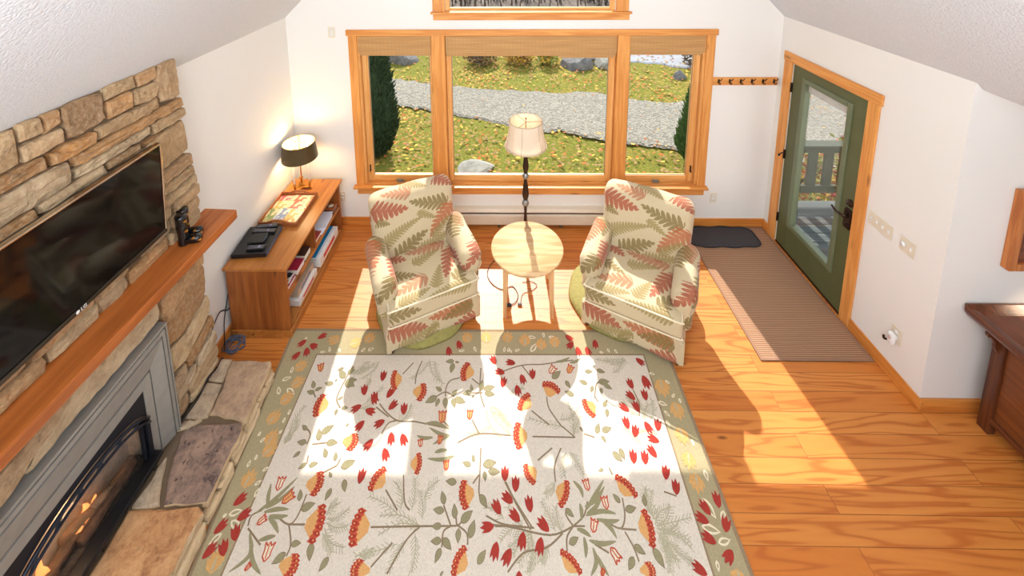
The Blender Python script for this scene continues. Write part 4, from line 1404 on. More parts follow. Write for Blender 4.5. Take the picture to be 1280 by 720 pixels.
l2.location, l2.rotation_euler = lo.location, lo.rotation_euler
bpy.data.objects.remove(lo)
l2.name = 'logo'
k = MB()
k.lathe([(0.0, 0.0), (0.0095, 0.0), (0.0095, 0.0012), (0.0, 0.0012)], (0.0132, -0.022, -hh + 0.0125), 16, M=Matrix.Rotation(PI / 2, 4, 'Y'))
part(k, 'emblem', M_WHITE2, tv)

# ------------------------------------------------------------------ boot figurine
fg = thing('boot_figurine', 'small black pair-of-boots figurine with gold buckles on the mantel end', 'figurine', (-5.135, -1.965, 1.41), 0.25)
fg.scale = (1.75, 1.75, 1.75)
for i, (dx, dy) in enumerate(((0, 0), (-0.012, 0.042))):
    k = MB()
    sp = [(dx - 0.012, dy, 0.0), (dx - 0.012, dy, 0.03), (dx - 0.014, dy, 0.07), (dx - 0.012, dy, 0.118)]
    k.tube(smooth_path(sp, 4), [0.019, 0.019, 0.019, 0.018, 0.017, 0.017, 0.017, 0.018, 0.018, 0.018, 0.019, 0.020, 0.020], 12)
    k.rbox((dx + 0.012, dy, 0.015), (0.037, 0.017, 0.015), 0.012, 6)
    part(k, 'boot', M_GLOSSBLACK, fg)
    for bx, bz_ in ((0.046, 0.016), (0.026, 0.026), (0.006, 0.06), (0.006, 0.1)):
        part(MB().rbox((dx + bx, dy - 0.014, bz_), (0.006, 0.005, 0.004), 0.003, 4), 'buckle', M_BRASS, fg, 'gold buckle')
# ------------------------------------------------------------------ low bookcase
cb = thing('media_cabinet', 'low open pine bookcase along the left wall under the brass lamp', 'cabinet', (-5.09, -0.77, 0))
def cbx(k, name, mat):
    k.v = [(v[0] + 5.09, v[1] + 0.77, v[2]) for v in k.v]
    return k.build(name, mat, cb)
CX0, CX1, CY0, CY1, CT = -5.352, -4.845, -1.372, -0.172, 0.68
cbx(MB().box(-5.365, -4.822, -1.392, -0.150, CT - 0.026, CT, b=0.006), 'top', M_CAB_Y)
for y0, y1 in ((CY0, CY0 + 0.028), (CY1 - 0.028, CY1)):
    cbx(MB().box(CX0, CX1, y0, y1, 0.0, CT - 0.026, b=0.003), 'side_panel', M_CAB_Z)
cbx(MB().box(CX0 + 0.012, CX1 - 0.004, CY0 + 0.028, CY1 - 0.028, 0.062, 0.088, b=0.002), 'bottom_shelf', M_CAB_Y)
cbx(MB().box(CX0 + 0.012, CX1 - 0.006, CY0 + 0.028, CY1 - 0.028, 0.352, 0.374, b=0.002), 'middle_shelf', M_CAB_Y)
cbx(MB().box(CX0 + 0.012, CX1 - 0.012, -0.805, -0.783, 0.374, CT - 0.026, b=0.002), 'divider', M_CAB_Z)
cbx(MB().box(CX0, CX0 + 0.012, CY0 + 0.028, CY1 - 0.028, 0.0, CT - 0.026), 'back_panel', M_CAB_Z)
cbx(MB().box(CX0, CX1 + 0.014, CY0 - 0.014, CY0, 0, 0.075, b=0.004).box(CX1, CX1 + 0.014, CY0, CY1 + 0.012, 0, 0.075, b=0.004).box(CX0, CX1, CY1, CY1 + 0.012, 0, 0.075, b=0.004), 'base_moulding', M_CAB_Y)

# ------------------------------------------------------------------ bouillotte lamp
LX, LY = -5.185, -0.325
lp = thing('table_lamp', 'brass three-candle lamp with dark oval shade, lit, on the low bookcase', 'lamp', (LX, LY, CT))
k = MB()
tri = []
for i in range(36):
    a = 2 * PI * i / 36
    r = 0.066 + 0.026 * math.cos(3 * a)
    tri.append((r * math.cos(a), r * math.sin(a)))
k.prism(tri, 0.030, 0.042, 'z', b=0.002)
for i in range(3):
    a = 2 * PI * i / 3
    k.lathe([(0.0, 0), (0.016, 0.0), (0.018, 0.010), (0.010, 0.022), (0.012, 0.032)], (0.083 * math.cos(a), 0.083 * math.sin(a), 0), 12)
part(k, 'base', M_BRASS, lp)
part(MB().tube([(0, 0, 0.04), (0, 0, 0.56)], 0.006, 10).lathe([(0.018, 0.0), (0.012, 0.012), (0.008, 0.02)], (0, 0, 0.042), 12), 'stem', M_BRASS, lp)
for i in range(3):
    a = 2 * PI * i / 3
    cx, cy = 0.083 * math.cos(a), 0.083 * math.sin(a)
    h = part(MB().lathe([(0.010, 0.0), (0.012, 0.012), (0.007, 0.022), (0.015, 0.036), (0.022, 0.040), (0.022, 0.044), (0.012, 0.046), (0.012, 0.06)], (cx, cy, 0.042), 14), 'candle_cup', M_BRASS, lp)
    part(MB().tube([(cx, cy, 0.10), (cx * 1.08, cy * 1.08, 0.455)], 0.0105, 12), 'candle_sleeve', M_CANDLE, lp, 'white candle sleeve')
    part(MB().lathe([(0.006, 0.0), (0.013, 0.02), (0.012, 0.036), (0.002, 0.062)], (cx * 1.1, cy * 1.1, 0.455), 12), 'bulb', M_BULB, lp, 'glowing bulb')
part(MB().shell([(0.182, 0.365), (0.182, 0.370), (0.160, 0.535), (0.160, 0.54)], n=40, m=0, mi=1), 'lamp_shade', [M_SHADE_TOLE, M_SHADE_IN], lp, 'dark bronze shade with gold rim')
k = MB()
for i in range(3):
    a = 2 * PI * i / 3 + 0.5
    k.tube([(0, 0, 0.525), (0.157 * math.cos(a), 0.157 * math.sin(a), 0.53)], 0.003, 6)
k.tube([(0, 0, 0.55), (0, 0, 0.575)], 0.004, 8)
k.tube([(0.017 * math.cos(t), 0, 0.593 + 0.017 * math.sin(t)) for t in [2 * PI * i / 16 for i in range(16)]], 0.0035, 8, closed=True)
k.tube([(0.159 * math.cos(a), 0.159 * math.sin(a), 0.54) for a in [2 * PI * i / 40 for i in range(40)]], 0.003, 6, closed=True)
part(k, 'finial', M_BRASS, lp)

# ------------------------------------------------------------------ tray of booklets
tr = thing('serving_tray', 'brown wooden tray with handles on the bookcase top', 'tray', (-5.155, -0.668, CT))
hx, hy = 0.183, 0.225
k = MB()
k.box(-hx, hx, -hy, hy, 0, 0.010, b=0.002)
for sx in (-1, 1):
    k.box(sx * hx - 0.006, sx * hx + 0.006, -hy, hy, 0, 0.045, b=0.003)
part(k, 'tray_body', M_TRAY, tr)
for sy in (-1, 1):
    n = 18
    poly = [(-hx, 0.0)]
    poly += [(hx, 0.0)]
    for i in range(n + 1):
        x = hx - 2 * hx * i / n
        poly.append((x, 0.042 + 0.026 * math.exp(-(x / 0.085) ** 4)))
    k = MB().prism(poly, sy * hy - 0.006, sy * hy + 0.006, 'y')
    e = part(k, 'end_board', M_TRAY, tr)
    part(MB().box(-0.05, 0.05, sy * hy - 0.0068, sy * hy + 0.0068, 0.036, 0.052, b=0.0066), 'hand_slot', plain('pale_slot', rgb(222, 168, 112), 0.6), e)

def cover_mat(name, stops, sx=20, sy=13):
    m, t, b = new_mat(name)
    vo = t.voronoi(t.coord((sx, sy, 1)), 1.6, rnd=0.8)
    vo.distance = 'CHEBYCHEV'
    t.put(b.inputs['Base Color'], t.ramp(vo.outputs['Color'], [(i / (len(stops) - 1), c) for i, c in enumerate(stops)], 'CONSTANT'))
    b.inputs['Roughness'].default_value = 0.35
    return m
CV = [cover_mat('cover_pinks', [rgb(206, 92, 110), rgb(238, 196, 180), rgb(186, 60, 76), rgb(244, 230, 214)]),
      cover_mat('cover_yellows', [rgb(214, 186, 112), rgb(238, 226, 190), rgb(200, 158, 96), rgb(240, 234, 220)]),
      cover_mat('cover_greens', [rgb(136, 156, 98), rgb(228, 214, 170), rgb(172, 168, 110), rgb(238, 230, 204)]),
      cover_mat('cover_blues', [rgb(128, 150, 190), rgb(232, 226, 214), rgb(170, 186, 206), rgb(206, 166, 140)]),
      cover_mat('cover_reds', [rgb(196, 104, 84), rgb(236, 214, 184), rgb(214, 160, 116), rgb(240, 232, 220)])]
book_specs = [(-0.10, 0.13, 0.11, 0.075, 0.06, 0, 'pinkish booklet at the far wall-side corner of the tray'), (0.06, 0.14, 0.10, 0.07, -0.05, 4, 'orange-red booklet at the far room-side corner of the tray'),
              (-0.09, 0.03, 0.085, 0.09, 0.1, 1, 'yellow booklet in the middle of the tray, wall side'), (0.07, 0.02, 0.10, 0.08, -0.03, 4, 'red and cream leaflet in the middle of the tray, room side'),
              (-0.09, -0.11, 0.085, 0.1, 0.12, 2, 'green booklet at the near wall-side corner of the tray'), (0.02, -0.10, 0.10, 0.085, 0.0, 3, 'blue and cream leaflet at the near end of the tray'), (0.10, -0.12, 0.07, 0.09, -0.08, 1, 'yellow leaflet at the near room-side corner of the tray')]
for i, (x, y, hx_, hy_, rz, mi, lab) in enumerate(book_specs):
    r = thing('booklet', lab, 'booklet', (-5.155 + x, -0.668 + y, CT + 0.0105 + 0.0034 * i), rz, 'leaflets in the tray')
    part(MB().box(-hx_, hx_, -hy_, hy_, 0.0026, 0.0034), 'cover', CV[mi], r)
    part(MB().box(-hx_ + 0.001, hx_ - 0.001, -hy_ + 0.001, hy_ - 0.001, 0, 0.0026), 'pages', M_PAPER, r)

# ------------------------------------------------------------------ disc player, remotes and box
dv_ = thing('disc_player', 'flat black disc player at the near end of the bookcase top', 'disc player', (-5.215, -1.115, CT), 0.09)
k = MB()
part(k.box(-0.145, 0.145, -0.17, 0.17, 0.006, 0.046, b=0.004), 'case', M_BLACK, dv_)
for sx in (-1, 1):
    for sy in (-1, 1):
        part(MB().lathe([(0.014, 0), (0.014, 0.006)], (sx * 0.115, sy * 0.13, 0), 10), 'foot', M_BLACK, dv_)
part(MB().box(0.1452, 0.1475, -0.16, 0.16, 0.012, 0.040, b=0.001), 'front_panel', plain('blue_grey_gloss_panel', rgb(70, 86, 110), 0.2), dv_)
def keys_mat():
    m, t, b = new_mat('grey_keys')
    vo = t.voronoi(t.coord((1, 1, 0)), 70, rnd=0.0)
    t.put(b.inputs['Base Color'], t.mix(t.math('LESS_THAN', vo.outputs['Distance'], 0.3), rgb(24, 24, 28), rgb(120, 126, 140)))
    b.inputs['Roughness'].default_value = 0.5
    return m
M_KEYS = keys_mat()
def remote(x, y, l, w, rz, lab):
    r = thing('remote_control', lab, 'remote control', (x, y, CT + 0.0465), rz, 'remotes on the disc player')
    part(MB().box(-l / 2, l / 2, -w / 2, w / 2, 0, 0.02, b=0.006), 'body', M_BLACK, r)
    k = MB().box(-l / 2 + 0.012, l / 2 - 0.012, -w * 0.36, w * 0.36, 0.019, 0.0205)
    part(k, 'keypad', M_KEYS, r, 'rows of small grey keys')
    part(MB().lathe([(0.010, 0), (0.010, 0.0018), (0.0, 0.0022)], (l * 0.18, 0, 0.02), 12), 'dial', plain('violet_key', rgb(120, 118, 170), 0.3), r)
remote(-5.215, -0.965, 0.19, 0.046, 0.12, 'thin black remote at the far edge of the disc player')
remote(-5.205, -1.025, 0.21, 0.05, 0.02, 'black remote between the small box and the farthest remote')
remote(-5.165, -1.225, 0.15, 0.05, 0.08, 'short black remote at the near corner of the disc player')
sb = thing('streaming_box', 'small square black box between the remotes on the disc player', 'streaming box', (-5.205, -1.125, CT + 0.0465), 0.1)
part(MB().box(-0.07, 0.07, -0.06, 0.06, 0, 0.026, b=0.012, seg=3), 'case', M_GLOSSBLACK, sb)
part(MB().box(0.0705, 0.072, -0.02, 0.02, 0.008, 0.018), 'front_light', plain('smoked_window', rgb(60, 66, 84), 0.2), sb)

# ------------------------------------------------------------------ what stands on the shelves
def book(loc, l, w, h, mat, lab, rz=0.0, group='books and boxes on the bookcase shelves', name='book', cat='book'):
    r = thing(name, lab, cat, loc, rz, group)
    part(MB().box(-w / 2, w / 2, -l / 2, l / 2, 0, 0.003, b=0.001).box(-w / 2, w / 2, -l / 2, l / 2, h - 0.003, h, b=0.001).box(-w / 2, -w / 2 + 0.003, -l / 2, l / 2, 0.003, h - 0.003), 'cover', mat, r)
    part(MB().box(-w / 2 + 0.003, w / 2 - 0.004, -l / 2 + 0.004, l / 2 - 0.004, 0.003, h - 0.003), 'pages', M_PAPER, r)
    return r
def gbox(loc, l, w, h, mat, lab, rz=0.0, band=None, name='game_box', cat='box'):
    r = thing(name, lab, cat, loc, rz, 'books and boxes on the bookcase shelves')
    part(MB().box(-w / 2 + 0.002, w / 2 - 0.002, -l / 2 + 0.002, l / 2 - 0.002, 0, h * 0.6, b=0.002), 'box_base', M_PAPER, r)
    part(MB().box(-w / 2, w / 2, -l / 2, l / 2, h * 0.15, h, b=0.003), 'lid', mat, r)
    if band:
        part(MB().box(w / 2 - 0.001, w / 2 + 0.001, -l * 0.32, l * 0.28, h * 0.35, h * 0.75).box(-w * 0.25, w * 0.28, -l * 0.3, l * 0.3, h - 0.001, h + 0.001), 'printed_panel', band, r)
    return r
MG = plain('magenta_cover', rgb(176, 34, 92), 0.4)
SH, BS = 0.3742, 0.0882
book((-4.945, -1.245, SH), 0.19, 0.13, 0.035, MG, 'magenta book lying at the near end of the middle shelf')
book((-4.955, -1.25, SH + 0.0354), 0.18, 0.13, 0.03, cover_mat('cover_blackwhite', [rgb(40, 40, 46), rgb(220, 216, 210), rgb(60, 60, 66)], 30, 30), 'black and white book stacked on the near magenta book')
book((-4.935, -1.06, SH), 0.14, 0.12, 0.055, plain('crimson_cover', rgb(168, 40, 66), 0.4), 'thick crimson book further along the middle shelf')
book((-4.93, -0.91, SH), 0.12, 0.10, 0.06, plain('dark_brown_cover', rgb(70, 44, 36), 0.5), 'small dark brown book beside the shelf divider')
gbox((-4.985, -0.985, BS), 0.36, 0.255, 0.065, plain('white_lid', rgb(232, 226, 218), 0.4), 'white box at the bottom of the near lower stack', 0, plain('red_print', rgb(196, 78, 60), 0.5))
gbox((-4.995, -0.985, BS + 0.066), 0.33, 0.23, 0.075, plain('taupe_lid', rgb(186, 164, 140), 0.45), 'taupe game box on top of the near lower stack', 0.03, plain('blue_grey_print', rgb(110, 124, 150), 0.5))
gbox((-4.965, -0.50, BS), 0.46, 0.22, 0.10, plain('cream_white_lid', rgb(238, 234, 228), 0.4), 'long white box with red print on the bottom shelf, far end', 0, plain('red_print_far', rgb(206, 60, 56), 0.5))
book((-4.99, -0.53, BS + 0.101), 0.44, 0.20, 0.03, plain('bright_blue_cover', rgb(36, 140, 196), 0.35), 'bright blue folder lying on the long white box')
book((-4.93, -0.68, SH), 0.13, 0.11, 0.035, plain('dull_red_cover', rgb(166, 62, 50), 0.5), 'dull red book just past the divider')
for i in range(3):
    r = thing('paper_stack', ['lowest loose white papers sagging over the far middle shelf', 'middle sheaf of white papers on the far middle shelf', 'topmost white papers on the far middle shelf'][i], 'papers', (-4.965 + 0.006 * i, -0.50 + 0.01 * i, SH + 0.017 * i), 0.05 * i, 'papers on the far middle shelf')
    part(MB().box(-0.10, 0.10, -0.13, 0.13, 0, 0.0165, b=0.002), 'sheets', plain('white_sheets', rgb(226, 228, 236), 0.7), r)
wb = thing('trinket_box', 'small brown box at the far end of the middle shelf', 'box', (-4.91, -0.285, SH))
part(MB().box(-0.05, 0.05, -0.05, 0.05, 0, 0.055, b=0.003), 'box_base', M_DESK_Y, wb)
part(MB().box(-0.052, 0.052, -0.052, 0.052, 0.055, 0.075, b=0.003), 'lid', M_TRAY, wb)
part(MB().lathe([(0.03, 0), (0.03, 0.002), (0, 0.002)], (0, 0, 0.075), 16), 'roundel', M_WHITE, wb)

# ------------------------------------------------------------------ cables
k = MB()
rr = random.Random(9)
pts = []
for i in range(46):
    a = i * 0.78
    pts.append((-5.285 + (0.062 + 0.022 * math.sin(i * 1.3)) * math.cos(a) + 0.01 * math.sin(i * 0.5), -1.455 + (0.062 + 0.020 * math.cos(i * 0.9)) * math.sin(a), 0.008 + 0.032 * (0.5 + 0.5 * math.sin(i * 0.61))))
k.tube(smooth_path(pts, 5), 0.0042, 6)
tag(k.build('coiled_cable', M_BLUECORD), 'loose coil of blue-grey cable on the floor between hearth and bookcase', 'cable')
k = MB()
k.tube(smooth_path([(-5.372, -1.18, 0.66), (-5.376, -1.28, 0.50), (-5.376, -1.36, 0.34), (-5.375, -1.42, 0.20), (-5.355, -1.47, 0.05), (-5.34, -1.50, 0.012)], 6), 0.004, 6)
tag(k.build('hanging_cord', M_CORD), 'black cord hanging down the wall, nearer the bookcase top', 'cord')
k = MB()
k.tube(smooth_path([(-5.372, -1.20, 0.36), (-5.376, -1.34, 0.25), (-5.376, -1.46, 0.33), (-5.376, -1.60, 0.24), (-5.375, -1.69, 0.18)], 6), 0.0045, 6)
tag(k.build('hanging_cord', M_CORD), 'black cord looping low along the wall to the hearth', 'cord')
k = MB()
k.tube(smooth_path([(-5.374, -1.16, 0.6), (-5.378, -1.24, 0.44), (-5.378, -1.30, 0.20), (-5.36, -1.36, 0.02)], 6), 0.0035, 6)
tag(k.build('hanging_cord', M_WHITECORD), 'pale cord on the wall beside the bookcase end', 'cord')
k = MB()
k.tube(smooth_path([(-5.205, -2.14, 0.19), (-5.20, -1.98, 0.178), (-5.21, -1.86, 0.20), (-5.205, -1.78, 0.178), (-5.20, -1.72, 0.20), (-5.225, -1.66, 0.10), (-5.25, -1.60, 0.01)], 6), 0.005, 6)
tag(k.build('hearth_cord', M_CORD), 'dark cord lying along the back of the hearth', 'cord')
